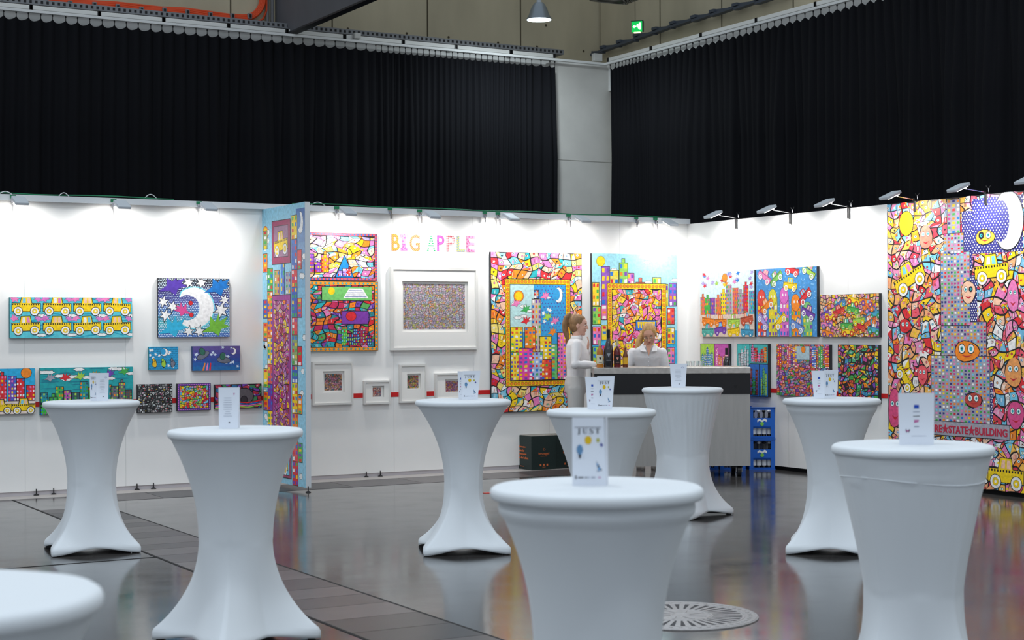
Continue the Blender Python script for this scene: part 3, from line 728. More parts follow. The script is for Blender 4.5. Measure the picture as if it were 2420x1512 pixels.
def art_big(a):
    W, H = a.W, a.H
    a.cells(0, 0, W, H, 16, 26, [YE, PK, SK, OR, LB, RD, WH, (250, 225, 120), SK, TE, PK], .06, .4, K, .9)
    x0, x1, y0, y1 = W*.15, W*.87, H*.16, H*.835; z = a.z
    a.rect(x0, y0, x1, y1, K); a.up(); a.border(W*.055, (255, 205, 10), OR, 17, 25, x0, y0, x1, y1, K, .007)
    d = W*.055; X0, X1, Y0, Y1 = x0+d, x1-d, y0+d, y1-d; a.z = z+.0009
    a.rect(X0, Y0, X1, Y1, (50, 160, 220)); a.up(); zz = a.z
    a.rect(X0, H*.5, X0+(X1-X0)*.42, Y1, (190, 228, 228)); a.up()
    a.dots(X0+(X1-X0)*.45, H*.5, X1, Y1, 10, 14, (90, 60, 170), .008); z = a.z+.0004
    for i in range(9): a.z = z; a.star(X0+(X1-X0)*a.r.uniform(.48, .95), a.r.uniform(H*.55, Y1-.05), .03, WH, 5)
    for i in range(7): a.z = z; a.blob(X0+(X1-X0)*a.r.uniform(.05, .38), a.r.uniform(H*.56, Y1-.04), .045, .018, WH)
    a.z = z+.001; a.oell(X0+(X1-X0)*.15, Y1-(X1-X0)*.18, .065, .065, OR); a.up(); a.ell(X0+(X1-X0)*.15, Y1-(X1-X0)*.18, .05, .05, YE)
    a.z = z+.001; a.oell(X0+(X1-X0)*.87, Y1-(X1-X0)*.16, .055, .09, WH); a.up(); a.ell(X0+(X1-X0)*.835, Y1-(X1-X0)*.15, .045, .07, (50, 160, 220))
    for fx, fy, c in ((.1, .8, PK), (.27, .74, (60, 180, 90)), (.27, .62, RD), (.62, .88, PK), (.66, .66, LG), (.8, .62, PK), (.75, .5, OR)): a.z = z+.001; a.winged(X0+(X1-X0)*fx, Y0+(Y1-Y0)*fy, .07, c, 1, .3)
    a.z = z+.003; S = (X1-X0)
    wn = [RD, BL, GR, YE, PU, WH, OR]
    a.tower(X0+S*.38, Y0, X0+S*.55, Y1-S*.22, (200, 185, 175), wn, 3, 16, .007); a.tower(X0+S*.42, Y1-S*.22, X0+S*.51, Y1-S*.08, (200, 185, 175), wn, 2, 3, .007); a.z = z+.0055
    for q, (p0, p1, hh, c) in enumerate(((.0, .22, .56, (250, 225, 40)), (.25, .45, .56, (250, 140, 30)), (.52, .74, .46, (250, 215, 40)), (.72, 1, .38, (110, 200, 120)), (.14, .4, .34, (235, 70, 170)), (.0, .15, .3, (250, 220, 60)), (.36, .58, .3, (170, 190, 230)), (.55, .74, .22, (235, 80, 60)), (.84, 1, .5, (245, 120, 190)))):
        a.z = z+.006+.0022*(q//4) ; a.tower(X0+S*p0, Y0, X0+S*p1, Y0+(Y1-Y0)*hh, c, wn, 3, int(hh*26), .007)
    a.z = .0012+.0045+.004
def art_big2(a):
    W, H = a.W, a.H; a.rect(0, 0, W, H, (60, 180, 225)); a.up(); a.rect(0, H*.5, W, H, (160, 220, 235)); a.up(); z = a.z
    for i in range(26): a.z = z; a.blob(a.r.uniform(0, W), a.r.uniform(0, H), .05, .02, WH)
    a.z = z; a.oell(W*.1, H*.95, .06, .06, YE)
    a.z = z+.001; wn = [RD, BL, GR, YE, PU, WH, OR]
    cs = [(250, 215, 50), (240, 110, 90), (150, 210, 90), (245, 130, 190), (150, 90, 190), (170, 215, 120), (250, 205, 60), (235, 120, 170), (240, 90, 80), (230, 215, 90)]
    a.skyline(0, H*.66, W, H*.14, H*.29, 10, cs, wn, .007, 2)
    for k in range(5):
        a.z = z+.001+.0004*k; yy = H*(.02+.13*k)
        a.tower(W*.0, yy, W*.1, yy+H*.12, a.r.choice(cs), wn, 2, 3, .007); a.tower(W*.1, yy+H*.03, W*.17, yy+H*.13, a.r.choice(cs), wn, 1, 3, .007); a.tower(W*.88, yy, W*.97, yy+H*.11, a.r.choice(cs), wn, 2, 3, .007)
    x0, x1, y0, y1 = W*.17, W*.87, H*.1, H*.81; a.z = z+.006; a.rect(x0, y0, x1, y1, K); a.up(); a.border(W*.06, (255, 205, 10), OR, 15, 22, x0, y0, x1, y1, K, .007); a.z = z+.0068; d = W*.06
    a.cells(x0+d, y0+d, x1-d, y1-d, 13, 20, [PK, YE, RD, OR, SK, (60, 180, 190), PK, (245, 120, 190), WH, (250, 215, 60)], .06, .45, K, .9)
    z = a.z
    a.orect(x0+W*.33, H*.50, x0+W*.58, H*.57, (50, 120, 210), .007); a.up()
    for k in range(7): a.poly([(x0+W*(.36+.03*k), H*.515), (x0+W*(.375+.03*k), H*.515), (x0+W*(.382+.03*k), H*.558), (x0+W*(.353+.03*k), H*.558)], YE)
def art_city_cars(a):
    W, H = a.W, a.H; a.rect(0, 0, W, H, (215, 240, 245)); a.up(); z = a.z
    for i in range(26): a.z = z; a.winged(a.r.uniform(.04, .96)*W, a.r.uniform(.74, .97)*H, .04, a.r.choice([PK, LG, RD, YE, BL, LV, OR]), a.r.choice((1, -1)), a.r.uniform(-.5, .5))
    a.z = z+.001; a.oell(W*.47, H*.9, .05, .05, OR); a.up(); a.z = z+.001
    a.skyline(0, H*.3, W, H*.28, H*.5, 10, [PU, (60, 180, 200), OR, (150, 200, 80), (215, 110, 200), (230, 120, 70), GR, GY, RD, PK, YE], [GR, (200, 70, 140), PU, OR], .003, 3)
    a.rect(0, 0, W, H*.34, (225, 205, 190)); a.up(); z = a.z
    for i, c in enumerate((OR, OR, LG, (210, 90, 60), (80, 180, 170), PU, YE, (60, 160, 200))): a.z = z+.0001*i; a.block(W*(.15+.24*(i % 4)), H*(.2 if i < 4 else .05)+a.r.uniform(-.02, .02), W*.22, c, a.r.uniform(-.1, .2), .003, c)
def art_car_sky(a):
    W, H = a.W, a.H; a.rect(0, 0, W, H, (70, 150, 215)); a.up(); a.dots(0, 0, W, H, 16, 16, (160, 210, 240), .008, 1); a.up(); z = a.z
    cs = [(230, 70, 60), (225, 215, 60), (225, 110, 200), OR, (130, 200, 120)]
    wn = [WH, YE, GR, BL, PU]
    for i, c in enumerate(cs): a.z = z; X = W*(.02+.19*i); hh = a.r.uniform(.35, .68)*H; a.tower(X, 0, X+W*.15, hh, c, wn, 3, int(hh/W*16), .004); a.z = z+.0015; a.oell(X+W*.07, hh, W*.07, W*.09, c); a.up(); a.ell(X+W*.05, hh+.01, .012, .016, WH); a.ell(X+W*.1, hh+.01, .012, .016, WH)
    z += .0035
    for i, (x, y, c, r_) in enumerate(((.13, .85, PK, -.5), (.36, .82, (120, 190, 90), .6), (.6, .92, RD, -.2), (.86, .9, LG, -.5), (.57, .7, YE, -.1), (.2, .42, OR, .6), (.42, .2, YE, .7), (.1, .2, LV, -.8), (.83, .55, RD, .7), (.85, .3, PU, -.4), (.68, .12, (110, 150, 220), -.4))): a.z = z; a.block(W*x, H*y, W*.22, c, r_, .003)
PALC = [OR, YE, (70, 170, 200), PU, RD, GR, PK, (240, 110, 60), LG, (90, 130, 190)]
def art_jam(a):
    a.cells(0, 0, a.W, a.H, 20, 12, [SK, OR, (230, 190, 140), PK, YE], .1, .3, (60, 50, 50), .8); z = a.z
    for i in range(22): a.z = z+.0022*(i % 3); a.block(a.W*a.r.uniform(.05, .95), a.H*(.04+.8*(i/22)), a.W*.2, PALC[i % 10], a.r.uniform(-.3, .6), .003, PALC[(i+3) % 10])
def art_quad(a):
    W, H = a.W, a.H; qs = [(0, .5, .5, 1, LG, [BL, (50, 150, 200)]), (.5, .5, 1, 1, (200, 90, 180), [MG, OR, PK]), (0, 0, .5, .5, GR, [LG, PU]), (.5, 0, 1, .5, (60, 180, 180), [PK, RD])]
    for x0, y0, x1, y1, b, cs in qs:
        a.z = .0012; a.orect(W*x0, H*y0, W*x1, H*y1, b, .006); a.up(); a.skyline(W*x0+.02, H*y0+.015, W*x1-.02, H*.2, H*.4, 5, cs, [b, WH], .003, 3)
def art_quad2(a):
    W, H = a.W, a.H; qs = [(0, .55, .42, 1, (60, 190, 190), [(230, 230, 235), (190, 195, 200)]), (.42, .62, 1, 1, (60, 185, 185), [RD, OR, PK]), (0, .0, .36, .55, (60, 170, 90), [(40, 120, 110), (90, 170, 190)]), (.36, .0, .72, .62, (40, 110, 190), [(140, 60, 50), (60, 150, 60)]), (.72, .0, 1, .62, (40, 120, 200), [(110, 190, 90), LG])]
    for x0, y0, x1, y1, b, cs in qs:
        a.z = .0012; a.orect(W*x0, H*y0, W*x1, H*y1, b, .006); a.up(); h = H*(y1-y0); a.skyline(W*x0+.02, H*y0+.015, W*x1-.02, h*.45, h*.82, 5 if x1-x0 > .4 else 3, cs, [b, K], .003, 3)
def art_crowd(a):
    W, H = a.W, a.H; a.cells(0, 0, W, H, 19, 22, [(230, 90, 80), OR, PK, (220, 120, 190), PU, (90, 150, 200), GR, (240, 160, 120), GY], .09, .35, (70, 50, 60), .7)
    z = a.z; a.orect(W*.36, H*.7, W*.64, H*.97, (180, 205, 215), .004); a.up(); a.oell(W*.52, H*.9, .035, .035, OR)
    for i, (x, c) in enumerate(((.02, RD), (.2, (225, 90, 110)), (.32, OR), (.68, BL), (.8, GR), (.92, RD))): a.z = z; a.tower(W*x, H*.55, W*(x+.08), H*.97, c, [WH, YE, PU], 2, 12, .003)
def art_dark_crowd(a):
    a.cells(0, 0, a.W, a.H, 13, 16, [OR, (230, 120, 40), (60, 150, 200), GR, PU, YE, (200, 70, 150), (60, 170, 120), (235, 90, 60), (40, 40, 44)], .12, .45, (30, 28, 32), .8)

S1 = mat('canvas_side_teal', (40, 120, 130), .7)
canvas('b', 23, 703, 312, 703, 799, 'long turquoise canvas with eight yellow blocks on wheels in two rows', art_blocks8, seed=3, side=S1)
canvas('b', 373.5, 657.5, 542, 658, 797, 'night blue canvas with a large white crescent and pale stars', art_crescent, seed=5)
canvas('b', 352, 819, 421, 819.5, 873.5, 'tiny bright blue canvas with yellow, green and grey blobs', art_blobs([(240, 190, 40), (170, 215, 70), (120, 125, 140)], (40, 160, 215), 3), seed=6, side=S1)
canvas('b', 455, 817.5, 567, 817.5, 876, 'small purple and blue canvas with two grey oval dishes and stars', art_saucer, seed=7, side=mat('side_blue', (30, 60, 110), .7))
canvas('b', -70, 872, 83, 870.5, 981, 'canvas of red and purple towers over yellow blocks, at the left frame edge', art_red_city, seed=8)
canvas('b', 95, 869, 314, 867, 981, 'wide teal canvas with clouds and a city skyline, behind the left table', art_teal_city, seed=9, side=S1)
canvas('b', 325, 908, 407, 907, 976, 'small black and white patterned canvas', art_mono, seed=10)
canvas('b', 419, 906, 498, 905.5, 971, 'small multicoloured canvas with a purple dotted border beside the black and white one', art_patch(12, 10, [LB, RD, OR, LG, PK, YE, GR, (100, 180, 220)], ((110, 70, 180), (220, 120, 210)), .3), seed=11)
canvas('b', 508, 908, 618, 907, 967, 'small wavy red and blue canvas with a grey oval, half behind the white card', art_wave, seed=12)
canvas('b', 660, 547, 891, 552.5, 661, 'upper of two bright canvases beside the divider, pink, yellow and blue', art_upper, seed=13, side=S1)
canvas('b', 660, 663, 893, 666, 831, 'lower of two bright canvases beside the divider, mostly red and teal', art_lower, seed=14, side=S1)
canvas('b', 1160, 596, 1374.5, 598, 976, 'very tall canvas with a yellow dotted inner border behind the woman seen in profile', art_big, seed=15)
canvas('b', 1399, 600, 1599, 601, 966, 'very tall canvas with pastel towers along its top, behind the bar', art_big2, seed=16)
canvas('r', 1654, 643.6, 1782.5, 638.3, 795.7, 'pastel city canvas on the right wall, left of the upper row', art_city_cars, seed=17)
canvas('r', 1787, 636, 1930, 630, 795.7, 'tall blue canvas of flying coloured blocks, middle of the right wall upper row', art_car_sky, seed=18)
canvas('r', 1938, 696.5, 2077, 693.4, 796.7, 'low crowded orange canvas at the right end of the upper row', art_jam, seed=19)
canvas('r', 1655, 812, 1722, 812, 935, 'small canvas of four coloured skylines behind the bar, left of the lower row', art_quad, seed=20)
canvas('r', 1742, 812.3, 1815, 812.7, 938.5, 'canvas with grey, red and green tower panels, second in the lower row', art_quad2, seed=21)
canvas('r', 1835, 813.3, 1960, 813.9, 939.5, 'reddish canvas of tiny patches and tall towers, third in the lower row', art_crowd, seed=22)
canvas('r', 1980, 814.4, 2076, 814.5, 953, 'dark orange and green patchwork canvas at the right end of the lower row', art_dark_crowd, seed=23)

# framed prints
def framed(x0, yt0, x1, yt1, yb, op, pr_, label, pal, nx, ny, fw, seed, group='white framed prints'):
    c, W, H = place('b', x0, yt0, x1, yt1, yb, .045)
    t = thing('framed_print', label, 'framed print', c, ROT_BACK, group)
    g = MB()
    g.box((0, H/2-fw/2, -.0225), (W, fw, .045)).box((0, -H/2+fw/2, -.0225), (W, fw, .045)).box((-W/2+fw/2, 0, -.0225), (fw, H-2*fw, .045)).box((W/2-fw/2, 0, -.0225), (fw, H-2*fw, .045))
    g.build('frame', FRAME, t)
    def lc(x, y): p = on_back(x, y, .03); return p.x-c.x, p.z-c.z
    a0, b1 = lc(op[0], op[1]); a1, b0 = lc(op[2], op[3]); g = MB(); d = .012; zc = -.018; iw, ih = W/2-fw, H/2-fw
    g.box(((-iw+a0)/2, 0, zc), (a0+iw, 2*ih, d)).box(((iw+a1)/2, 0, zc), (iw-a1, 2*ih, d)).box(((a0+a1)/2, (ih+b1)/2, zc), (a1-a0, ih-b1, d)).box(((a0+a1)/2, (b0-ih)/2, zc), (a1-a0, b0+ih, d))
    g.build('mat_board', MATBOARD, t)
    MB().box((0, 0, -.036), (2*iw, 2*ih, .006)).build('backing', MATBOARD, t)
    p0, q1 = lc(pr_[0], pr_[1]); p1, q0 = lc(pr_[2], pr_[3])
    a = Art(p1-p0, q1-q0, seed); a.z = 0; a.cells(0, 0, a.W, a.H, nx, ny, pal, .08, .35, (80, 70, 80), .6)
    o = a.g.build('print', artmat(), t); o.location = ((p0+p1)/2, (q0+q1)/2, -.0325)
    return t
MUTE = [(190, 170, 190), (200, 160, 170), (170, 165, 150), (180, 180, 100), (160, 175, 195), (200, 150, 110), (150, 150, 160), (190, 185, 190), (170, 150, 180)]
framed(924, 630.5, 1130, 632.6, 828, (950.5, 664, 1106.6, 784), (954.5, 670, 1101, 777.5), 'largest white framed print, wide mat and a busy lilac picture', MUTE, 34, 24, .03, 31)
framed(739, 855, 835, 855, 958, (763.5, 877.5, 813.8, 926.5), (768, 883.5, 809, 922), 'square white framed print just right of the divider', [(150, 80, 60), (190, 140, 90), (70, 110, 120), (180, 110, 140), (90, 90, 60), (200, 150, 150)], 11, 11, .022, 32)
framed(861, 899, 923.5, 899, 955.6, (880, 912, 907.7, 938), (882.5, 916, 902, 936.6), 'smallest white framed print with a tiny red picture', [(200, 90, 80), (210, 150, 130), (120, 120, 140), (220, 180, 160)], 8, 8, .02, 33)
framed(945.5, 861, 1008, 861.5, 952, (962, 883, 994, 919), (963.5, 887, 990.5, 917), 'upright white framed print between the smallest one and the tables', [(190, 170, 60), (180, 60, 70), (60, 110, 70), (150, 100, 150), (210, 130, 90)], 9, 10, .02, 34)
framed(1029.5, 881, 1112, 881.5, 945, (1052, 897, 1087, 926), (1055, 901, 1084, 925), 'white framed print partly hidden behind the folded card of the middle table', [(170, 80, 100), (200, 150, 80), (120, 90, 150), (190, 130, 150)], 9, 8, .02, 35)

# divider mural (left face of the divider)
mu = thing('wall_mural', 'tall narrow city mural printed on the divider wall', 'mural', (dv_x-.001, dv_y/2, (PT+PB)/2), ROT_RIGHT)
a = Art(-dv_y, PT-PB, 41); W, H = a.W, a.H
a.rect(0, 0, W, H, (150, 208, 232)); a.up(); z = a.z
for i in range(9): a.rect(W*.8, H*(.62+.04*i), W, H*(.66+.04*i), tuple(int(150+(60-150)*i/9) if k == 0 else int((208, 232)[k-1]+((100, 170)[k-1]-(208, 232)[k-1])*i/9) for k in range(3)))
a.up(); z = a.z
for i in range(36): a.z = z; a.blob(W*a.r.choice((a.r.uniform(.03, .15), a.r.uniform(.88, .98))), H*a.r.uniform(.02, .98), .04, .028, WH)
a.z = z; a.oell(W*.08, H*.91, .075, .075, OR); a.up(); a.ell(W*.08, H*.91, .06, .06, YE)
a.z = z; a.oell(W*.9, H*.93, .07, .11, WH); a.up(); a.ell(W*.86, H*.94, .06, .09, (80, 130, 190))
wn = [YE, WH, RD, BL, GR, PU]
for k in range(11):
    a.z = z+.001+.0022*(k % 2); yy = H*(.0+.085*k); cs = [OR, RD, PU, GR, YE, (60, 100, 190), (230, 90, 90), (150, 170, 110)]
    if k < 9: a.tower(W*.12, yy, W*.26, yy+H*.1, a.r.choice(cs), wn, 2, 5, .006)
    if k % 3 != 2: a.tower(W*.02, yy, W*.13, yy+H*.07, a.r.choice(cs), wn, 1, 4, .006)
    a.tower(W*.70, yy, W*.83, yy+H*.11, a.r.choice(cs), wn, 2, 5, .006)
    if k % 2: a.tower(W*.83, yy, W*.93, yy+H*.07, a.r.choice(cs), wn, 1, 4, .006)
a.z = z+.006; a.tower(W*.3, H*.66, W*.42, H*.77, (210, 160, 90), wn, 2, 5, .006); a.tower(W*.45, H*.66, W*.54, H*.8, (80, 130, 200), wn, 2, 5, .006); a.tower(W*.57, H*.66, W*.68, H*.76, (170, 170, 170), wn, 2, 5, .006)
z = z+.009
a.z = z; a.orect(W*.24, H*.79, W*.68, H*.95, (165, 45, 95), .008); a.up(); a.orect(W*.29, H*.815, W*.63, H*.93, (165, 120, 150), .006); a.up(); a.block(W*.46, H*.84, W*.32, YE, .08, .006)
a.z = z; a.orect(W*.24, H*.13, W*.68, H*.68, (160, 60, 140), .008); a.up(); a.cells(W*.28, H*.15, W*.64, H*.66, 9, 30, [(175, 60, 135), (200, 90, 165), YE, (190, 120, 190), OR, (150, 60, 140), (225, 160, 170), (180, 50, 70), (190, 80, 160)], .07, .4, K, .9)
a.z = z; a.orect(W*.24, H*.02, W*.68, H*.115, (170, 60, 100), .008); a.up(); a.orect(W*.28, H*.03, W*.64, H*.10, LB, .006); a.up(); a.block(W*.45, H*.05, W*.3, YE, 0, .006)
g = a.g; g.v = [(x, y, zc) for x, y, zc in g.v]
g.build('painted_face', artmat(), mu)

# big mural on the right wall, slightly proud of it
m0 = on_right(2098.5, 800, .012).y; m1 = -7.9
W = m0-m1; mp_ = thing('wall_mural', 'huge crowded mural on the right wall with a grey tower of coloured windows', 'mural', (-.012, (m0+m1)/2, (PT+PB)/2), ROT_RIGHT)
MB().box((0, 0, -.006), (W, PT-PB, .0116)).build('mural_panel', CANVAS_SIDE, mp_)
a = Art(W, PT-PB, 43); H = a.H
u_ = lambda px: m0-on_right(px, 800, .012).y            # distance from the mural's left edge
v_ = lambda px, py: on_right(px, py, .012).z-PB
MP = [RD, OR, YE, PK, SK, LB, (235, 90, 110), (250, 190, 80), (240, 150, 190), WH, (220, 60, 80), (120, 190, 225), (245, 170, 120)]
a.cells(0, 0, u_(2440), H, 26, 40, MP, .07, .5, K, .95)
a.z = .0012; a.cells(u_(2440), 0, W, H, 30, 40, MP, .07, .5, K, .8)
z = a.z
# dotted navy bands
for x0, x1, y0, y1 in ((2275, 2300, 500, 640), (2300, 2420, 470, 600), (2290, 2310, 650, 760), (2330, 2345, 900, 1000)):
    a.z = z; a.rect(u_(x0), v_(x0, y1), u_(x1), v_(x0, y0), (50, 52, 130)); a.up(); a.dots(u_(x0), v_(x0, y1), u_(x1), v_(x0, y0), max(4, int((x1-x0)/7)), int((y1-y0)/6), WH, .008)
# tower with coloured windows
TW = (168, 166, 178); wn = [RD, BL, YE, GR, WH, OR, LB, PK, NB, MG]
def tw(x0, x1, y0, y1, nx, ny, dz=0): a.z = z+.001+dz; a.tower(u_(x0), v_((x0+x1)/2, y1), u_(x1), v_((x0+x1)/2, y0), TW, wn, nx, ny, .006)
tw(2224, 2332, 760, 1030, 14, 32); tw(2200, 2340, 840, 1030, 16, 24, .0012); tw(2224, 2294, 595, 770, 9, 20, .0024); tw(2232, 2280, 550, 600, 6, 6, .003); tw(2240, 2272, 470, 552, 3, 8, .0036)
z2 = z+.0058
a.z = z2; a.oell(u_(2144), v_(2144, 528), .10, .125, YE, .008)
for k in range(12):
    t = k*PI/6; cx, cy = u_(2144), v_(2144, 528); a.z = z2; a.poly([(cx+.13*math.cos(t), cy+.155*math.sin(t)), (cx+.19*math.cos(t-.05), cy+.22*math.sin(t-.05)), (cx+.19*math.cos(t+.08), cy+.22*math.sin(t+.08))], OR)
a.z = z2; cx, cy = u_(2384), v_(2384, 520); P = [(cx+.19*math.cos(t), cy+.28*math.sin(t)) for t in [math.radians(d) for d in range(-120, 121, 10)]]+[(cx-.09+.11*math.cos(t), cy+.20*math.sin(t)) for t in [math.radians(d) for d in range(115, -116, -10)]]
a.poly([(cx+(p-cx)*1.06, cy+(q-cy)*1.04) for p, q in P], K); a.up(); a.poly(P, (225, 240, 250))
for px, py, L_, r_ in ((2155, 672, .44, .42), (2345, 655, .42, .06), (2375, 1140, .44, -.02), (2135, 900, .30, -.9), (2180, 1135, .4, .05)):
    a.z = z2; a.block(u_(px), v_(px, py), L_, (250, 212, 20), r_, .007)
for px, py, c, rx, ry in ((2140, 770, RD, .08, .07), (2115, 965, (225, 80, 130), .10, .20), (2285, 830, OR, .16, .10), (2300, 945, (200, 70, 60), .11, .07), (2290, 690, SK, .09, .11), (2395, 880, (240, 160, 90), .10, .14), (2400, 980, (225, 80, 140), .10, .13), (2395, 700, PK, .07, .15), (2330, 560, (250, 180, 60), .12, .07), (2190, 560, (240, 130, 110), .09, .12), (2180, 885, (240, 90, 100), .07, .10)):
    a.z = z2; a.oell(u_(px), v_(px, py), rx, ry, c, .008, wob=.06); zz = a.z+.0004
    for q in (-.4, .35):
        for rr, cc in ((.30, K), (.25, WH), (.13, TE), (.05, K)): a.z = zz; zz += .0002; a.ell(u_(px)+q*rx, v_(px, py)+.25*ry, rr*rx, rr*rx*1.1, cc, 10)
    a.z = zz; a.poly([(u_(px)-.5*rx, v_(px, py)-.35*ry), (u_(px), v_(px, py)-.6*ry), (u_(px)+.5*rx, v_(px, py)-.35*ry), (u_(px), v_(px, py)-.45*ry)], (200, 30, 50))
# lettering band at the tower's foot
a.z = z2+.003; x0, x1 = u_(2172), u_(2386); yb, yt = v_(2330, 1034), v_(2330, 1003); a.orect(x0, yb-.01, x1, yt+.01, TW, .006); zt = a.z
a.g.build('painted_face', artmat(), mp_)

def text_mesh(txt, size, bold=0.0, spacing=1.0, depth=.001, align='CENTER', italic=0):
    c = bpy.data.curves.new('txt', 'FONT'); c.body = txt; c.size = size; c.offset = bold; c.space_character = spacing; c.extrude = depth; c.align_x = align; c.align_y = 'CENTER'; c.shear = italic; c.resolution_u = 3
    o = bpy.data.objects.new('txt', c); COL.objects.link(o); bpy.context.view_layer.update()
    me = bpy.data.meshes.new_from_object(o.evaluated_get(bpy.context.evaluated_depsgraph_get())); bpy.data.objects.remove(o); return me
def text(name, txt, size, m, parent, loc, rot=(PI/2, 0, 0), width=None, height=None, **k):
    me = text_mesh(txt, size, **k); me.materials.clear(); me.materials.append(m)
    xs = [v.co.x for v in me.vertices]; ys_ = [v.co.y for v in me.vertices]
    sx = width/(max(xs)-min(xs)) if width else 1; sy = height/(max(ys_)-min(ys_)) if height else (sx if width else 1)
    mx, my = (max(xs)+min(xs))/2, (max(ys_)+min(ys_))/2
    if k.get('align', 'CENTER') == 'LEFT': mx = 0
    for v in me.vertices: v.co.x = (v.co.x-mx)*sx; v.co.y = (v.co.y-my)*sy
    o = bpy.data.objects.new(name, me); COL.objects.link(o); o.parent = parent; o.location = loc; o.rotation_euler = rot; return o
text('lettering', 'EMPIRE\u2605STATE\u2605BUILDING', .1, mat('lettering_red', (190, 40, 70), .5), mp_, ((x0+x1)/2-W/2, (yb+yt)/2-H/2, zt*.35+.0012), (0, 0, 0), width=(x1-x0)*.95, height=(yt-yb)*.8, bold=.003)

# lamps' wall letters: BIG APPLE
def letmat(name, kind, c1, c2, sc):
    m = bpy.data.materials.new(name); m.use_nodes = True; nt = m.node_tree; b = nt.nodes['Principled BSDF']; b.inputs['Roughness'].default_value = .6
    tc = nt.nodes.new('ShaderNodeTexCoord'); mp = nt.nodes.new('ShaderNodeMapping'); nt.links.new(tc.outputs['Object'], mp.inputs[0])
    if kind == 'check': n = nt.nodes.new('ShaderNodeTexChecker'); n.inputs['Scale'].default_value = sc; n.inputs[1].default_value = s2l(c1)+(1,); n.inputs[2].default_value = s2l(c2)+(1,); mp.inputs['Rotation'].default_value = (0, 0, .78); mp.inputs['Location'].default_value = (0, 0, .013); out = n.outputs[0]; vin = n.inputs[0]
    else:
        rp = nt.nodes.new('ShaderNodeValToRGB'); rp.color_ramp.interpolation = 'CONSTANT'; rp.color_ramp.elements[0].color = s2l(c1)+(1,); rp.color_ramp.elements[1].color = s2l(c2)+(1,); rp.color_ramp.elements[1].position = .55
        if kind == 'dots': n = nt.nodes.new('ShaderNodeTexVoronoi'); n.inputs['Scale'].default_value = sc; rp.color_ramp.elements[1].position = .42; src = n.outputs['Distance']; vin = n.inputs['Vector']
        else: n = nt.nodes.new('ShaderNodeTexWave'); n.inputs['Scale'].default_value = sc; n.bands_direction = 'Y' if kind == 'stripes' else 'DIAGONAL'; src = n.outputs['Fac']; vin = n.inputs['Vector']
        nt.links.new(src, rp.inputs[0]); out = rp.outputs[0]
    nt.links.new(mp.outputs[0], vin); nt.links.new(out, b.inputs['Base Color']); return m
LET = [('B', 925.5, 944.5, 553, 592, ('letter_orange', 'diag', (235, 170, 40), (200, 90, 50), 26), 'orange and yellow dashed letter B'),
       ('I', 946.5, 963.5, 553.5, 592.5, ('letter_pink', 'dots', (190, 60, 140), (215, 130, 180), 44), 'pink flowered letter I'),
       ('G', 968, 992.5, 554, 593.5, ('letter_salmon', 'diag', (205, 65, 60), (225, 160, 80), 24), 'red and orange striped letter G'),
       ('A', 1008.5, 1029.5, 556, 594, ('letter_green', 'stripes', (30, 145, 90), (240, 245, 240), 12), 'green and white striped letter A'),
       ('P', 1032.5, 1050, 556, 594, ('letter_purple', 'dots', (130, 50, 145), (200, 95, 175), 60), 'purple letter P with pink specks'),
       ('P', 1054.5, 1076, 556, 594.5, ('letter_check', 'check', (195, 50, 75), (245, 225, 225), 75), 'red and white checked letter P'),
       ('L', 1079.5, 1099.5, 557, 594.5, ('letter_blue', 'diag', (120, 160, 200), (235, 215, 70), 22), 'blue and yellow letter L'),
       ('E', 1102.5, 1122.5, 557, 595.5, ('letter_dots', 'dots', (200, 70, 135), (220, 145, 180), 40), 'pale pink dotted letter E')]
for chh, xa, xb, ya, yb_, ma, lab in LET:
    A = on_back(xa, ya, .002); B = on_back(xb, yb_, .002); Cc = (A+B)/2
    m = letmat(*ma)
    if chh == 'I':
        w_, h_ = B.x-A.x, A.z-B.z; g = MB(); g.box((0, 0, 0), (w_*.48, h_*.6, .003)).box((0, h_*.4, 0), (w_, h_*.2, .003)).box((0, -h_*.4, 0), (w_, h_*.2, .003)); o = g.build('wall_letter', m); o.location = (Cc.x, -.0025, Cc.z); o.rotation_euler = ROT_BACK
    else: o = text('wall_letter', chh, .2, m, None, (Cc.x, -.0025, Cc.z), ROT_BACK, width=B.x-A.x, height=A.z-B.z, bold=.003, depth=.0015)
    tag(o, lab+' on the white wall', 'wall letter', 'painted letters above the framed prints')
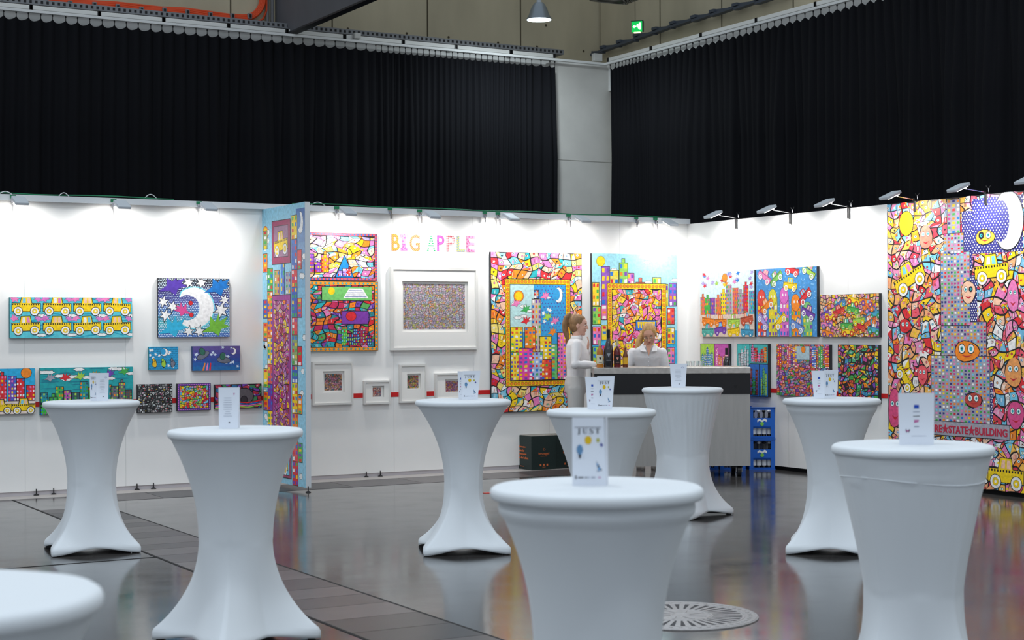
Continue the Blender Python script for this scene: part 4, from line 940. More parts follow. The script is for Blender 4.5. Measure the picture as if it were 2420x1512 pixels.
# ================================================================== LAMPS ON THE STAND WALLS
LEDW = mat('led_face', (255, 255, 255), .5, emis=(255, 250, 240), estr=12)
def spot_head(t, P, out, yaw, power, on=True):
    "flat LED head at the end of an arm; local x = outward from the wall, z up; tilts its face to the wall"
    M = Matrix.Translation(out) @ Matrix.Rotation(math.radians(22), 4, 'Y')
    hd = MB(); bmb = MB(); bmb.box((0, 0, 0), (.20, .13, .032), bev=.008); hd.add(bmb.v, bmb.f, None, M=M)
    hd = hd.build('lamp_head', LAMPGREY, t)
    fc = MB().box((0, 0, -.018), (.15, .10, .004), M=M).build('led_panel', LEDW, hd)
    return hd
def wall_lamp(px, py, kind, label, arm=.20, power=7.5, head_px=None):
    if kind == 'b': P = on_back(px, py, .055); rot = (0, 0, -PI/2)
    else: P = on_right(px, py, 0); rot = (0, 0, PI)
    t = thing('clip_lamp', label, 'lamp', P, rot, 'clip lamps along the stand walls')
    if kind == 'b':
        MB().box((.008, 0, .03), (.012, .035, .07), bev=.003).box((.03, 0, .0), (.04, .012, .05)).box((.02, .012, -.045), (.03, .014, .07)).build('clamp', CHROME, t)
        MB().box((.0, 0, .055), (.03, .055, .03)).build('green_tape', GREENTAPE, t)
        MB().cyl((.04, 0, .0), (.04+arm, 0, -.005), .007).build('arm', LAMPGREY, t)
        spot_head(t, P, (.14+arm, 0, -.005), 0, power)
    else:
        MB().box((.02, 0, -.05), (.012, .03, .11), bev=.003).box((-.01, 0, .012), (.09, .035, .012)).build('clamp', DARKMETAL, t)
        MB().cyl((-.02, 0, .0), (-.02, 0, .06), .007).bar((-.02, 0, .05), (-.02, .03, .085), .008, .008).bar((-.02, 0, .05), (-.02, -.03, .085), .008, .008).build('wing_nut', CHROME, t)
        MB().cyl((.0, 0, .02), (.08+arm, 0, .045), .008).build('arm', CHROME, t)
        spot_head(t, P, (.18+arm, 0, .05), 0, power)
    n = Vector((0, -1, 0)) if kind == 'b' else Vector((-1, 0, 0)); hp = P+n*(.14+arm)+Vector((0, 0, -.03 if kind == 'b' else .02))
    tgt = P-n*.0+Vector((0, 0, -.85))-n*.05
    area('clip_lamp_light', hp, tgt, .10, power, (1.0, .975, .94), 'RECTANGLE', .10, math.radians(150))
    return t
LB_ = [(30, 478, 'leftmost clip lamp on the top of the back wall'), (268, 487, 'clip lamp on the back wall above the gap between block and crescent canvases'), (470, 492, 'clip lamp on the back wall above the crescent canvas'),
       (795, 503, 'first clip lamp right of the divider, above the bright canvases'), (991, 510, 'clip lamp above the painted wall letters'), (1176, 516, 'clip lamp above the left edge of the tall yellow bordered canvas'),
       (1343, 520, 'clip lamp above the gap between the two tall canvases'), (1548, 528, 'clip lamp on the back wall nearest the corner of the stand')]
for px, py, lab in LB_: wall_lamp(px, py, 'b', lab, .17)
LR_ = [(1742, 519, 'clip lamp on the right wall nearest the corner'), (1870, 507, 'second clip lamp on the right wall from the corner'), (2008, 493, 'third clip lamp on the right wall, left of the mural'),
       (2165, 476, 'clip lamp on the mural wall with its head over the mural edge'), (2333, 459, 'clip lamp with green lettered head above the middle of the mural'), (2495, 441, 'clip lamp above the mural cut by the right frame edge')]
for px, py, lab in LR_: wall_lamp(px, py, 'r', lab, .17 if px < 2300 else .2)
# bare clamps without lamp
for px, py, lab in ((921, 505, 'bare chrome clamp without lamp left of the painted letters'), (1145, 514, 'bare chrome clamp without lamp above the letter E'), (1503, 526, 'bare chrome clamp without lamp near the stand corner')):
    P = on_back(px, py, .055); t = thing('bare_clamp', lab, 'clamp', P, (0, 0, -PI/2), 'bare clamps on the back wall')
    MB().box((.008, 0, .03), (.012, .035, .07), bev=.003).box((.03, 0, .0), (.035, .012, .05)).box((.02, .01, -.03), (.03, .014, .05)).build('clamp_body', CHROME, t)
    MB().box((.0, 0, .055), (.03, .05, .03)).build('green_tape', GREENTAPE, t)
# cables lying along the wall top
def cable(name, pts, r, m, label): tag(MB().tube(pts, r, None, 6).build(name, m, smooth=True), label, 'cable')
z = WT+.012
cable('power_cable', [(x, -.02+.02*math.sin(x*3), z+.004+.006*math.sin(x*5)) for x in [v*.2-13.5 for v in range(36)]], .006, GREENTAPE, 'thin green cable along the top of the left back wall')
cable('power_cable', [(x, -.02+.02*math.sin(x*3), z+.004+.006*math.sin(x*5)) for x in [v*.2-5.2 for v in range(26)]], .006, GREENTAPE, 'thin green cable along the wall top right of the divider')
for px, wpx, hpx, lab in ((355, 26, 12, 'white cable loop on the wall top above the crescent canvas'), (150, 18, 8, 'white cable loop on the wall top at far left'), (750, 30, 8, 'white cable loop on the wall top just right of the divider'), (12, 22, 6, 'white cable loop at the left frame edge')):
    P = on_back(px, 0, .03); L = wpx/240; Hh = hpx/240
    cable('cable_loop', [(P.x+L*(t-.5)*1.3, -.02, WT+.004+Hh*math.sin(PI*t)) for t in [k/10 for k in range(11)]], .005, WHITECABLE, lab)

# ================================================================== STANDING TABLES
def table_cover(rw, zw, pu, pl, seed, pleat=0.0, roll=0, hem=0, foot=.43):
    rn = random.Random(seed); NT, NR = 128, 60; R = .338; vs = []; fs = []; ph = rn.uniform(0, 6)
    for i in range(NT):
        th = 2*PI*i/NT; a = (th % (PI/2)); a = min(a, PI/2-a)          # 0 at the feet
        c = abs(math.cos(2*th)); rb = foot*.707/math.cos(PI/4-a)*(1-.05*math.sin(2*a)**2); rb = min(rb, foot*.99)
        zb = .004+.042*math.sin(2*a)**1.2
        for j in range(NR+1):
            t = j/NR; z = 1.066*(1-t)+zb*t
            if z > zw: s = (z-zw)/(1.066-zw); r = rw+(R-rw)*s**pu
            else:
                s = min(1, (zw-z)/(zw-.05)); q = .9*s**(pl+.1)+.1*s**6; k_ = s**1.5
                r = rw*(1+.07*(2*c-1)*k_)+(rb-rw)*q
            if z > zw: r *= 1+.012*(2*c-1)*(1-(z-zw)/(1.066-zw))
            r += .004*math.exp(-(a/.06)**2)*max(0, min(1, (z-.06)/.15))*max(0, min(1, (.95-z)/.3))
            if pleat: r *= 1+pleat*max(0, min(1, (z-zw)/(1.066-zw)*1.6))*(1.05-min(1, max(0, (z-.98)/.08)))*(math.sin(th*38+ph+(z*9))+.7*math.sin(th*61+z*14))
            if roll: r += roll*(math.exp(-((z-1.02)/.012)**2)*.9-math.exp(-((z-1.048)/.014)**2)*1.1)
            if hem: r += .003*math.exp(-((z-.95-.012*math.sin(th*2))/.006)**2)
            r += .0025*noise.noise(Vector((math.cos(th)*2.2+seed, math.sin(th)*2.2, z*3)))
            vs.append((r*math.cos(th), r*math.sin(th), z))
    for i in range(NT):
        for j in range(NR): p, q = i*(NR+1)+j, ((i+1) % NT)*(NR+1)+j; fs.append((p, p+1, q+1, q))
    return vs, fs
def standing_table(px, Z, label, yaw, rw=.17, zw=.5, pu=2.1, pl=2.0, seed=1, **kw):
    P = at_depth(px, 900, Z); t = thing('standing_table', label, 'table', (P.x, P.y, 0), (0, 0, YAW+math.radians(yaw)), 'standing tables in white stretch covers')
    vs, fs = table_cover(rw, zw, pu, pl, seed, **kw)
    o = MB().add(vs, fs).build('stretch_cover', CLOTH, t, smooth=True); m = o.modifiers.new('cloth', 'SOLIDIFY'); m.thickness = .003; m.offset = -1
    if kw.get('hem'):
        ring = []
        for i in list(range(128))+[0]:
            col = vs[i*61:(i+1)*61]; zt = .955+.014*math.sin(2*PI*i/128*2+seed); p = min(col, key=lambda q: abs(q[2]-zt)); k_ = (math.hypot(p[0], p[1])+.0012)/math.hypot(p[0], p[1]); ring.append((p[0]*k_, p[1]*k_, zt))
        MB().tube(ring, .0016, None, 6).build('stitched_seam', mat('seam_thread', (240, 244, 248), .8), t, smooth=True)
    prof = [(0, 1.1)]+[(r, 1.1-.0006*k) for k, r in enumerate((.1, .2, .28, .325))]+[(.338, 1.0965), (.347, 1.090), (.351, 1.080), (.350, 1.068), (.345, 1.058), (.334, 1.054), (0, 1.054)]
    vs = []; fs = []; n = 96; K_ = len(prof)
    for i in range(n):
        a = 2*PI*i/n
        for r, z in prof:
            w_ = .0016*noise.noise(Vector((r*6*math.cos(a)+seed, r*6*math.sin(a), 0)))+.0022*math.sin(a*5+seed)*max(0, noise.noise(Vector((math.cos(a)*2+seed*3, math.sin(a)*2, 1))))*(1 if .2 < r < .345 else 0)
            vs.append((r*math.cos(a), r*math.sin(a), z+w_))
    for i in range(n):
        for j in range(K_-1): p, q = i*K_+j, ((i+1) % n)*K_+j; fs.append((p, q, q+1, p+1))
    MB().add(vs, fs).build('top_cover', CLOTH, t, smooth=True)
    MB().cyl((0, 0, .05), (0, 0, 1.05), .03).build('pole', STEEL, t)
    for k in range(4):
        a = k*PI/2; MB().bar((0, 0, .04), (.40*math.cos(a), .40*math.sin(a), .022), .04, .03).box((.395*math.cos(a), .395*math.sin(a), .008), (.04, .04, .016)).build('base_foot', DARKMETAL, t)
    return t
T = {}
T['A'] = standing_table(216, 11.88, 'standing table in front of the wide teal skyline canvas', 21+45, .172, .50, 2.0, 2.0, 2)
T['B'] = standing_table(556, 8.42, 'standing table just left of the divider holding a plain white menu card', 0, .186, .52, 2.0, 2.0, 3)
T['C'] = standing_table(1094, 11.77, 'slender standing table in front of the small framed prints', 45+7, .138, .48, 2.2, 2.2, 4)
T['D'] = standing_table(1420.5, 10.27, 'standing table before the bar, right behind the frontmost centre table', 30, .17, .50, 1.7, 2.0, 5, hem=1)
T['E'] = standing_table(1612.5, 13.93, 'standing table with pleated cover close in front of the steel bar', 2, .222, .52, 1.25, 2.6, 6, pleat=.012)
T['F'] = standing_table(1965, 11.67, 'standing table in front of the lower right wall canvases', 31, .175, .50, 1.9, 2.0, 7, roll=.006)
T['G'] = standing_table(2155, 7.08, 'large standing table at right before the mural, cover with stitched seam', 38, .215, .46, 1.25, 2.2, 8, pleat=.004, hem=1)
T['H'] = standing_table(1408.5, 5.29, 'frontmost standing table in the centre', 20, .205, .50, 2.3, 2.0, 9, roll=.010)
I_ = standing_table(-190, 3.17, 'blurred table top cut off at the bottom left corner', 10, .18, .5, 2, 2, 10)

# ------------------------------------------------------------------ folded cards
CARD = 1.1005
def fmt(px, py, Z, tpx, tZ):   # unused pixel fine tuning
    return None
def panel(name, t, A, B, top, tA, tB, h, thick=.0012):
    "upright sheet from A to B (2D), widening upwards by tA / tB"
    A, B = Vector((A[0], A[1], 0)), Vector((B[0], B[1], 0)); d = (B-A).normalized(); n = Vector((d.y, -d.x, 0))*thick
    A2, B2 = A-d*tA+Vector((0, 0, h)), B+d*tB+Vector((0, 0, h))
    vs = [A, B, B2, A2, A-n, B-n, B2-n, A2-n]
    return MB().add([tuple(v) for v in vs], [(0, 1, 2, 3), (7, 6, 5, 4), (0, 4, 5, 1), (1, 5, 6, 2), (2, 6, 7, 3), (3, 7, 4, 0)]).build(name, PAPER, t), Matrix.Translation(A) @ Matrix(((d.x, 0, d.y, 0), (d.y, 0, -d.x, 0), (0, 1, 0, 0), (0, 0, 0, 1)))
TM = {}
def serif(ch, M, x, y, w_, h, g):
    "roman capital with serifs, drawn as polygons on the sheet"
    def P(pts): n = len(pts); g.add([(x+a*w_, y+b*h, .0012) for a, b in pts], [tuple(range(n))], INK, M=M)
    if ch == 'J': P([(.45, .1), (.7, .1), (.7, 1), (.45, 1)]); P([(.3, .95), (.85, .95), (.85, 1), (.3, 1)]); P([(.7, .12), (.68, -.08), (.5, -.2), (.25, -.18), (.25, -.08), (.42, -.08), (.45, .12)])
    if ch == 'U': P([(.12, .2), (.34, .2), (.34, 1), (.12, 1)]); P([(0, .95), (.46, .95), (.46, 1), (0, 1)]); P([(.74, .2), (.82, .2), (.82, 1), (.74, 1)]); P([(.62, .95), (.95, .95), (.95, 1), (.62, 1)]); P([(.12, .22), (.2, .05), (.4, -.02), (.6, -.02), (.76, .05), (.82, .22), (.74, .22), (.66, .1), (.5, .05), (.38, .1), (.34, .22)])
    if ch == 'T': P([(.38, .03), (.62, .03), (.62, 1), (.38, 1)]); P([(.02, .93), (.98, .93), (.98, 1), (.02, 1)]); P([(.25, 0), (.75, 0), (.75, .05), (.25, .05)]); P([(.02, .75), (.06, .75), (.1, .95), (.02, .95)]); P([(.98, .75), (.94, .75), (.9, .95), (.98, .95)])
    if ch == 'S': P([(.85, .72), (.85, 1), (.8, 1), (.76, .93), (.55, 1), (.35, 1), (.15, .88), (.12, .7), (.25, .55), (.6, .38), (.68, .25), (.6, .08), (.4, .04), (.22, .12), (.14, .32), (.1, .32), (.1, 0), (.15, 0), (.2, .06), (.4, -.02), (.62, -.02), (.86, .12), (.9, .32), (.8, .48), (.42, .66), (.32, .76), (.38, .92), (.55, .95), (.72, .88), (.8, .72)])
YEL = mat('print_yellow', (225, 185, 20), .6); LBL = mat('print_lightblue', (110, 160, 205), .6); NVY = mat('print_navy', (45, 55, 150), .6); PNK = mat('print_pink', (190, 110, 160), .6); OLV = mat('print_olive', (175, 175, 70), .6); BLU = mat('print_blue', (25, 70, 180), .6)
def poly2(g, M, pts, m, z=.0012): g.add([(a, b, z) for a, b in pts], [tuple(range(len(pts)))], m, M=M)
def ell2(g, M, x, y, a, b, m, z=.0012, n=14): poly2(g, M, [(x+a*math.cos(2*PI*k/n), y+b*math.sin(2*PI*k/n)) for k in range(n)], m, z)
def just_print(t, M, W, H, name='cover_print'):
    g = MB(); Wl = W
    poly2(g, M, [(.07*W, .855*H), (.86*W, .855*H), (.86*W, .862*H), (.07*W, .862*H)], INK)
    for k, c in enumerate('JUST'): serif(c, M, W*(.12+.185*k), H*.765, W*.15, H*.075, g)
    ell2(g, M, W*.47, H*.67, W*.105, H*.062, YEL); ell2(g, M, W*.76, H*.668, W*.05, H*.032, OLV)
    poly2(g, M, [(W*.80, H*.6), (W*.84, H*.612), (W*.86, H*.64), (W*.88, H*.61), (W*.93, H*.6), (W*.89, H*.585), (W*.87, H*.56), (W*.84, H*.588)], NVY)
    ell2(g, M, W*.22, H*.53, W*.095, H*.075, LBL); 
    for i in range(4):
        for j in range(5):
            if (i+j) % 2 and (i-1.5)**2/4+(j-2)**2/6 < 1: ell2(g, M, W*(.155+.043*i), H*(.475+.027*j), W*.018, H*.011, INK, .0016, 6)
    poly2(g, M, [(W*.18, H*.46), (W*.26, H*.46), (W*.245, H*.4), (W*.2, H*.4)], INK); poly2(g, M, [(W*.33, H*.38), (W*.335, H*.38), (W*.345, H*.45), (W*.34, H*.45)], GREYINK); poly2(g, M, [(W*.13, H*.38), (W*.135, H*.38), (W*.145, H*.44), (W*.14, H*.44)], GREYINK)
    for q, (x, y, a, b, m) in enumerate(((.74, .31, .03, .02, LBL), (.77, .28, .03, .025, INK), (.79, .25, .04, .03, LBL), (.76, .215, .05, .008, GREYINK), (.85, .235, .02, .015, INK), (.72, .34, .012, .02, GREYINK))): ell2(g, M, W*x, H*y, W*a, H*b, m, .0012+.0002*q, 8)
    poly2(g, M, [(W*.08, H*.1), (W*.12, H*.1), (W*.12, H*.15), (W*.08, H*.15)], INK)
    for a, b, m in ((.16, .33, INK), (.37, .42, INK), (.44, .5, GREYINK), (.55, .68, GREYINK), (.76, .84, PNK)): poly2(g, M, [(W*a, H*.112), (W*b, H*.112), (W*b, H*.128), (W*a, H*.128)], m)
    g.build(name, INK, t)
def logos(t, M, W, H, tri=False):
    g = MB(); x = W*.5; w_ = W*.14 if not tri else W*.2
    poly2(g, M, [(x-w_/2, H*.70), (x+w_/2, H*.70), (x+w_/2, H*.77), (x-w_/2, H*.77)], BLU); poly2(g, M, [(x-w_/2, H*.705), (x+w_/2, H*.705), (x+w_/2, H*.712), (x-w_/2, H*.712)], LBL, .0016)
    for yy, m in ((.63, GREYINK), (.545, INK)): poly2(g, M, [(x-w_*.7, H*yy), (x+w_*.6, H*yy), (x+w_*.7, H*(yy+.014)), (x-w_*.7, H*(yy+.010))], m)
    poly2(g, M, [(x-w_*.5, H*.42), (x+w_*.4, H*.44), (x+w_*.5, H*.48), (x-w_*.5, H*.48)], PNK); poly2(g, M, [(x-w_*.5, H*.34), (x+w_*.5, H*.34), (x+w_*.5, H*.36), (x-w_*.5, H*.36)], GREYINK)
    for q, (dx, dy, a, b, m) in enumerate(((0, 0, .06, .014, PNK), (.05, .012, .025, .014, INK), (-.045, .018, .012, .018, INK), (-.03, -.02, .012, .016, INK), (.03, -.02, .012, .016, INK))): ell2(g, M, W*(.24+dx), H*(.27+dy), W*a, H*b, m, .0012+.0002*q, 8)
    poly2(g, M, [(W*.35, H*.165), (W*.78, H*.165), (W*.78, H*.170), (W*.35, H*.170)], GREYINK)
    g.build('logo_print', INK, t)
def menu(t, M, W, H, n=9, oval=True):
    g = MB(); r = random.Random(5)
    for k in range(n): L = W*r.uniform(.12, .24); y = H*(.74-.055*k); poly2(g, M, [(W*.48-L, y), (W*.48+L, y), (W*.48+L, y+H*.008), (W*.48-L, y+H*.008)], GREYINK)
    if oval:
        P = [(W*.8+W*.1*math.cos(2*PI*k/16), H*.84+H*.028*math.sin(2*PI*k/16)) for k in range(16)]
        for k in range(16): a, b = P[k], P[(k+1) % 16]; poly2(g, M, [a, b, (W*.8+(b[0]-W*.8)*.86, H*.84+(b[1]-H*.84)*.8), (W*.8+(a[0]-W*.8)*.86, H*.84+(a[1]-H*.84)*.8)], NVY)
    else: poly2(g, M, [(W*.78, H*.86), (W*.86, H*.86), (W*.82, H*.80)], PNK)
    poly2(g, M, [(W*.52, H*.135), (W*.6, H*.135), (W*.6, H*.16), (W*.52, H*.16)], INK)
    g.build('menu_print', GREYINK, t)
def card(px, base_py, Z, label, parts):
    """parts: list of (ax, ay, bx, by, growA, growB, printer) in metres, local x to the right of the picture, y away"""
    P = at_depth(px, base_py, Z); t = thing('folded_card', label, 'card', (P.x, P.y, CARD+.001), CAMROT, 'folded cards standing on the white tables')
    for i, (ax, ay, bx_, by_, ga, gb, h, pr) in enumerate(parts):
        o, M = panel('card_panel', t, (ax, ay), (bx_, by_), None, ga, gb, h)
        L = math.hypot(bx_-ax, by_-ay)
        if pr: pr(t, M, L, h)
    return t
# widths in metres = px * Z / 3800
card(229, 941, 11.8, 'folded card turned edge-on, cover half left and menu half right, on the far left table',
     [(-.062, .05, 0, 0, .008, 0, .205, just_print), (0, 0, .075, .03, 0, .006, .205, menu)])
card(541, 1001, 8.40, 'plain white card with faint menu lines beside the divider', [(-.052, 0, .045, .0, .002, .012, .215, lambda t, M, W, H: menu(t, M, W, H, 9, False)), (.0475, .002, .042, .09, 0, 0, .213, None)])
card(1101, 937, 11.72, 'folded card with a cover print on the slender table before the framed prints', [(-.055, .07, -.022, 0, .018, 0, .205, lambda t, M, W, H: logos(t, M, W, H, True)), (-.022, 0, .085, .03, 0, .022, .208, just_print)])
card(1416, 947, 10.2, 'folded card with logo side and cover print, in front of the dark bottles', [(-.072, .05, -.012, 0, .018, 0, .205, lambda t, M, W, H: logos(t, M, W, H, True)), (-.012, 0, .083, .02, 0, .018, .21, just_print)])
card(1602, 907, 13.9, 'menu card with a small blue oval standing before the steel bar', [(-.055, 0, .065, .0, .015, .015, .205, menu), (.066, .002, .055, .08, 0, 0, .2, None)])
card(1950, 933, 11.6, 'folded card with cover print before the lower right wall canvases', [(-.075, .03, -.005, 0, .018, 0, .2, lambda t, M, W, H: logos(t, M, W, H, True)), (-.005, 0, .085, .03, 0, .02, .205, just_print)])
card(2166, 1035, 7.0, 'white card with a column of small logos standing before the mural', [(-.075, 0, .078, .01, .004, .003, .225, logos), (.0785, .012, .06, .1, 0, 0, .222, None)])
card(1395, 1137, 5.25, 'largest folded card with cover print on the frontmost centre table', [(-.058, 0, .052, .0, .0, -.006, .222, just_print), (.052, 0, .062, .05, .006, -.012, .222, None)])

# ================================================================== BAR
PB_ = at_depth(1590, 1128, 17.4); bar_ = thing('bar_counter', 'stainless steel mobile bar on castors with a black front panel', 'bar', (PB_.x, PB_.y, 0), CAMROT)
W = 371/218.4; L0x, L1x = -W/2, W/2; D = .66
MB().box((0, D/2, 1.155), (W, D, .07), bev=.006).build('worktop', STEELTOP, bar_)
MB().box((0, .03, 1.01), (W-.012, .04, .222)).build('black_front', BLACK, bar_)
MB().box((0, D/2, .51), (W-.01, D-.04, .78)).build('body', STEEL, bar_)
MB().box((0, D/2+.03, 1.01), (W-.02, D-.12, .222)).build('upper_body', STEEL, bar_)
MB().box((0, D-.0, 1.05), (W-.02, .34, .03)).build('back_shelf', STEEL, bar_) if False else None
MB().box((W/2-.16, -.002+.008, .985), (.02, .01, .02)).build('lock', DARKMETAL, bar_)
for sx in (-1, 1):
    for sy in (0, 1):
        c = MB(); cx, cy = sx*(W/2-.12), .1+sy*(D-.2)
        c.tube([(cx-.02, cy, .0625), (cx+.02, cy, .0625)], .0625, DARKMETAL, 20); c.box((cx, cy, .105), (.07, .07, .012), DARKMETAL); c.box((cx-.03, cy, .08), (.006, .05, .06), STEEL); c.box((cx+.03, cy, .08), (.006, .05, .06), STEEL)
        c.build('castor', DARKMETAL, bar_)
BZ = 1.1905
def bottle(px, Z, z0, R, H, label, prof, m, cap, capc, lab_m, lab2=None, group='bottles standing on the bar'):
    P = at_depth(px, 860, Z); t = thing('bottle', label, 'bottle', (P.x, P.y, z0), CAMROT, group)
    MB().lathe([(0, 0)]+[(r*R, z*H) for r, z in prof]+[(0, prof[-1][1]*H)], None, 24).build('glass_body', m, t, angle=.8)
    MB().lathe([(0, cap*H)]+[(R*.36, cap*H), (R*.38, H*.995), (R*.3, H), (0, H)], None, 16).build('foil', capc, t, angle=.8)
    if lab_m:
        n = 10; vs = []
        for k in range(n+1):
            a = -PI/2+math.radians(-65+130*k/n); vs += [(R*1.02*math.cos(a), R*1.02*math.sin(a), H*.14), (R*1.02*math.cos(a), R*1.02*math.sin(a), H*.46)]
        MB().add(vs, [(2*k, 2*k+2, 2*k+3, 2*k+1) for k in range(n)]).build('label', lab_m, t)
    if lab2:
        g = MB(); flat(g, [(-.35*R, H*.37), (.35*R, H*.37), (0, H*.26)], -R*1.03, .001); flat(g, [(-.5*R, H*.18), (.5*R, H*.18), (.5*R, H*.2), (-.5*R, H*.2)], -R*1.03, .001); g.build('label_mark', lab2, t)
    return t
WINE = [(.95, 0), (1, .02), (1, .56), (.9, .63), (.5, .72), (.34, .78), (.32, .97)]
CHAMP = [(.95, 0), (1, .02), (1, .40), (.92, .50), (.62, .62), (.40, .72), (.33, .80), (.31, .97)]
BEER = [(.95, 0), (1, .02), (1, .5), (.8, .62), (.45, .74), (.36, .86), (.36, .97)]
AMB = mat('amber_glass', (215, 140, 45), .08, trans=.55, coat=.5); DGL = mat('dark_glass', (10, 12, 20), .06, coat=1); RGL = mat('red_drink_glass', (110, 14, 24), .08, trans=.3, coat=.5); BGL = mat('brown_glass', (120, 52, 14), .08, trans=.3, coat=.5)
bottle(1418, 17.5, BZ, .037, .30, 'golden wine bottle with a cream label, leftmost on the bar', WINE, AMB, .78, mat('clear_foil', (205, 190, 150), .3), mat('cream_label', (222, 216, 190), .6), DARKMETAL)
bottle(1438, 17.5, BZ, .053, .415, 'big dark sparkling wine bottle with a long black neck', CHAMP, DGL, .68, mat('black_foil', (14, 13, 15), .5), None, mat('silver_print', (150, 155, 165), .4))
bottle(1459, 17.5, BZ, .038, .295, 'red drink bottle with a dark label beside the big dark bottle', WINE, RGL, .78, mat('clear_foil', (205, 190, 150), .3), mat('black_label', (32, 28, 30), .6), mat('pink_mark', (225, 150, 130), .5))
bottle(1478, 17.5, BZ, .029, .235, 'small brown beer bottle with a yellow label, rightmost of the row', BEER, BGL, .9, mat('gold_foil', (190, 150, 60), .4), mat('yellow_label', (225, 170, 40), .6), None)
o = bottle(1717, 18.52, 1.069, .042, .315, 'dark sparkling wine bottle with a pink collar behind the bar at right', CHAMP, DGL, .68, MATS['black_foil'], None, None, None)
MB().lathe([(0, .2), (.022, .2), (.017, .235), (0, .235)], None, 16).build('pink_collar', mat('pink_collar', (215, 160, 170), .5), o, angle=.8)
# pink neck label of the big bottle
for ob in list(bpy.data.objects):
    if ob.get('label', '').startswith('big dark sparkling'): MB().lathe([(0, .27), (.026, .27), (.021, .30), (0, .30)], None, 16).build('neck_collar', mat('pink_collar'), ob, angle=.8)
    if ob.get('label', '').startswith('dark sparkling wine'): pass
GLS = mat('clear_glass', (240, 245, 245), .03, trans=.95, ior=1.3)
g0 = None
for i, px in enumerate((1627, 1637, 1648, 1658)):
    P = at_depth(px, 866, 17.95)
    lab = ['leftmost', 'second', 'third', 'rightmost'][i]+' of the tiny clear glasses on the bar, right of the menu card'
    if g0 is None:
        g0 = tag(MB().lathe([(0, 0), (.018, 0), (.022, .055), (.020, .055), (.0165, .006), (0, .006)], None, 16).build('drinking_glass', GLS, angle=.8), lab, 'glass', 'tiny glasses on the bar'); g0.location = (P.x, P.y, BZ)
    else: q = g0.copy(); COL.objects.link(q); q.location = (P.x, P.y, BZ); q['label'] = lab
# ================================================================== CRATES
CB_ = mat('crate_blue', (18, 92, 190), .4); CG = mat('crate_green_mark', (120, 190, 70), .5); CWH = mat('crate_white', (225, 230, 235), .5)
def crate(P, z, label, bottles=True):
    t = thing('bottle_crate', label, 'crate', (P.x, P.y, z), CAMROT, 'blue bottle crates beside the bar')
    w_, d, h = .29, .39, .352; g = MB()
    wl = .045
    for y in (0, d-.015):
        g.box((-w_/2+wl/2, y+.0075, h/2), (wl, .015, h)).box((w_/2-wl/2, y+.0075, h/2), (wl, .015, h))
        for zz, hh in ((.012, .024), (.1725, .115-.0), (h-.015, .03)): g.box((0, y+.0075, zz), (w_-2*wl, .015, hh))
        g.box((0, y+.0075, .125), (w_-2*wl, .015, .02))
    for x in (-w_/2+.0075, w_/2-.0075): g.box((x, d/2, h/2), (.015, d-.03, h))
    g.box((0, d/2, .006), (w_, d, .012)).box((0, .0, h-.004), (w_+.01, .02, .01)).box((0, .0, .004), (w_+.008, .016, .01)); g.build('crate_shell', CB_, t)
    g = MB(); flat(g, [(-.055, .205), (-.03, .225), (0, .205), (.03, .228), (.055, .21), (.05, .185), (.03, .2), (0, .18), (-.03, .2), (-.052, .182)], -.001, .001); g.build('ribbon_mark', CWH, t)
    g = MB(); ell = [(.022*math.cos(2*PI*k/14), .165+.022*math.sin(2*PI*k/14)) for k in range(14)]; flat(g, ell, -.003, .001); g.build('round_mark', CG, t)
    if bottles:
        bp = thing('x', 'x', 'x'); bpy.data.objects.remove(bp)
        for i in range(4):
            g = MB(); x = -.09+.06*i; g.lathe([(0, .014), (.027, .014), (.027, .19), (.012, .25), (.012, .30), (0, .30)], DGL, 14, Matrix.Translation((x, .06, 0))); g.lathe([(.0275, .045), (.0275, .12)], CWH, 14, Matrix.Translation((x, .06, 0)), cap=False)
            g.ball((x, .06, .305), (.022, .022, .018), CWH if i % 2 else DARKMETAL, n=12, k=8)
            g.build('bottle', None, t, angle=.8)
    return t
PC = at_depth(1801.5, 1110, 18.3); PC.z = 0
crate(PC, 0, 'lower blue crate at the right end of the bar'); crate(PC, .356, 'upper blue crate at the right end of the bar')
PC2 = PC-RGT*.33+FWD*.03; crate(PC2, 0, 'bottom blue crate of the hidden stack behind the bar')
crate(PC2, .356, 'middle blue crate of the hidden stack behind the bar')
crate(PC2, .712, 'top blue crate of the hidden stack carrying a dark bottle')
PC3 = PC2-RGT*.31; crate(PC3, 0, 'blue crate seen only under the bar between its castors')

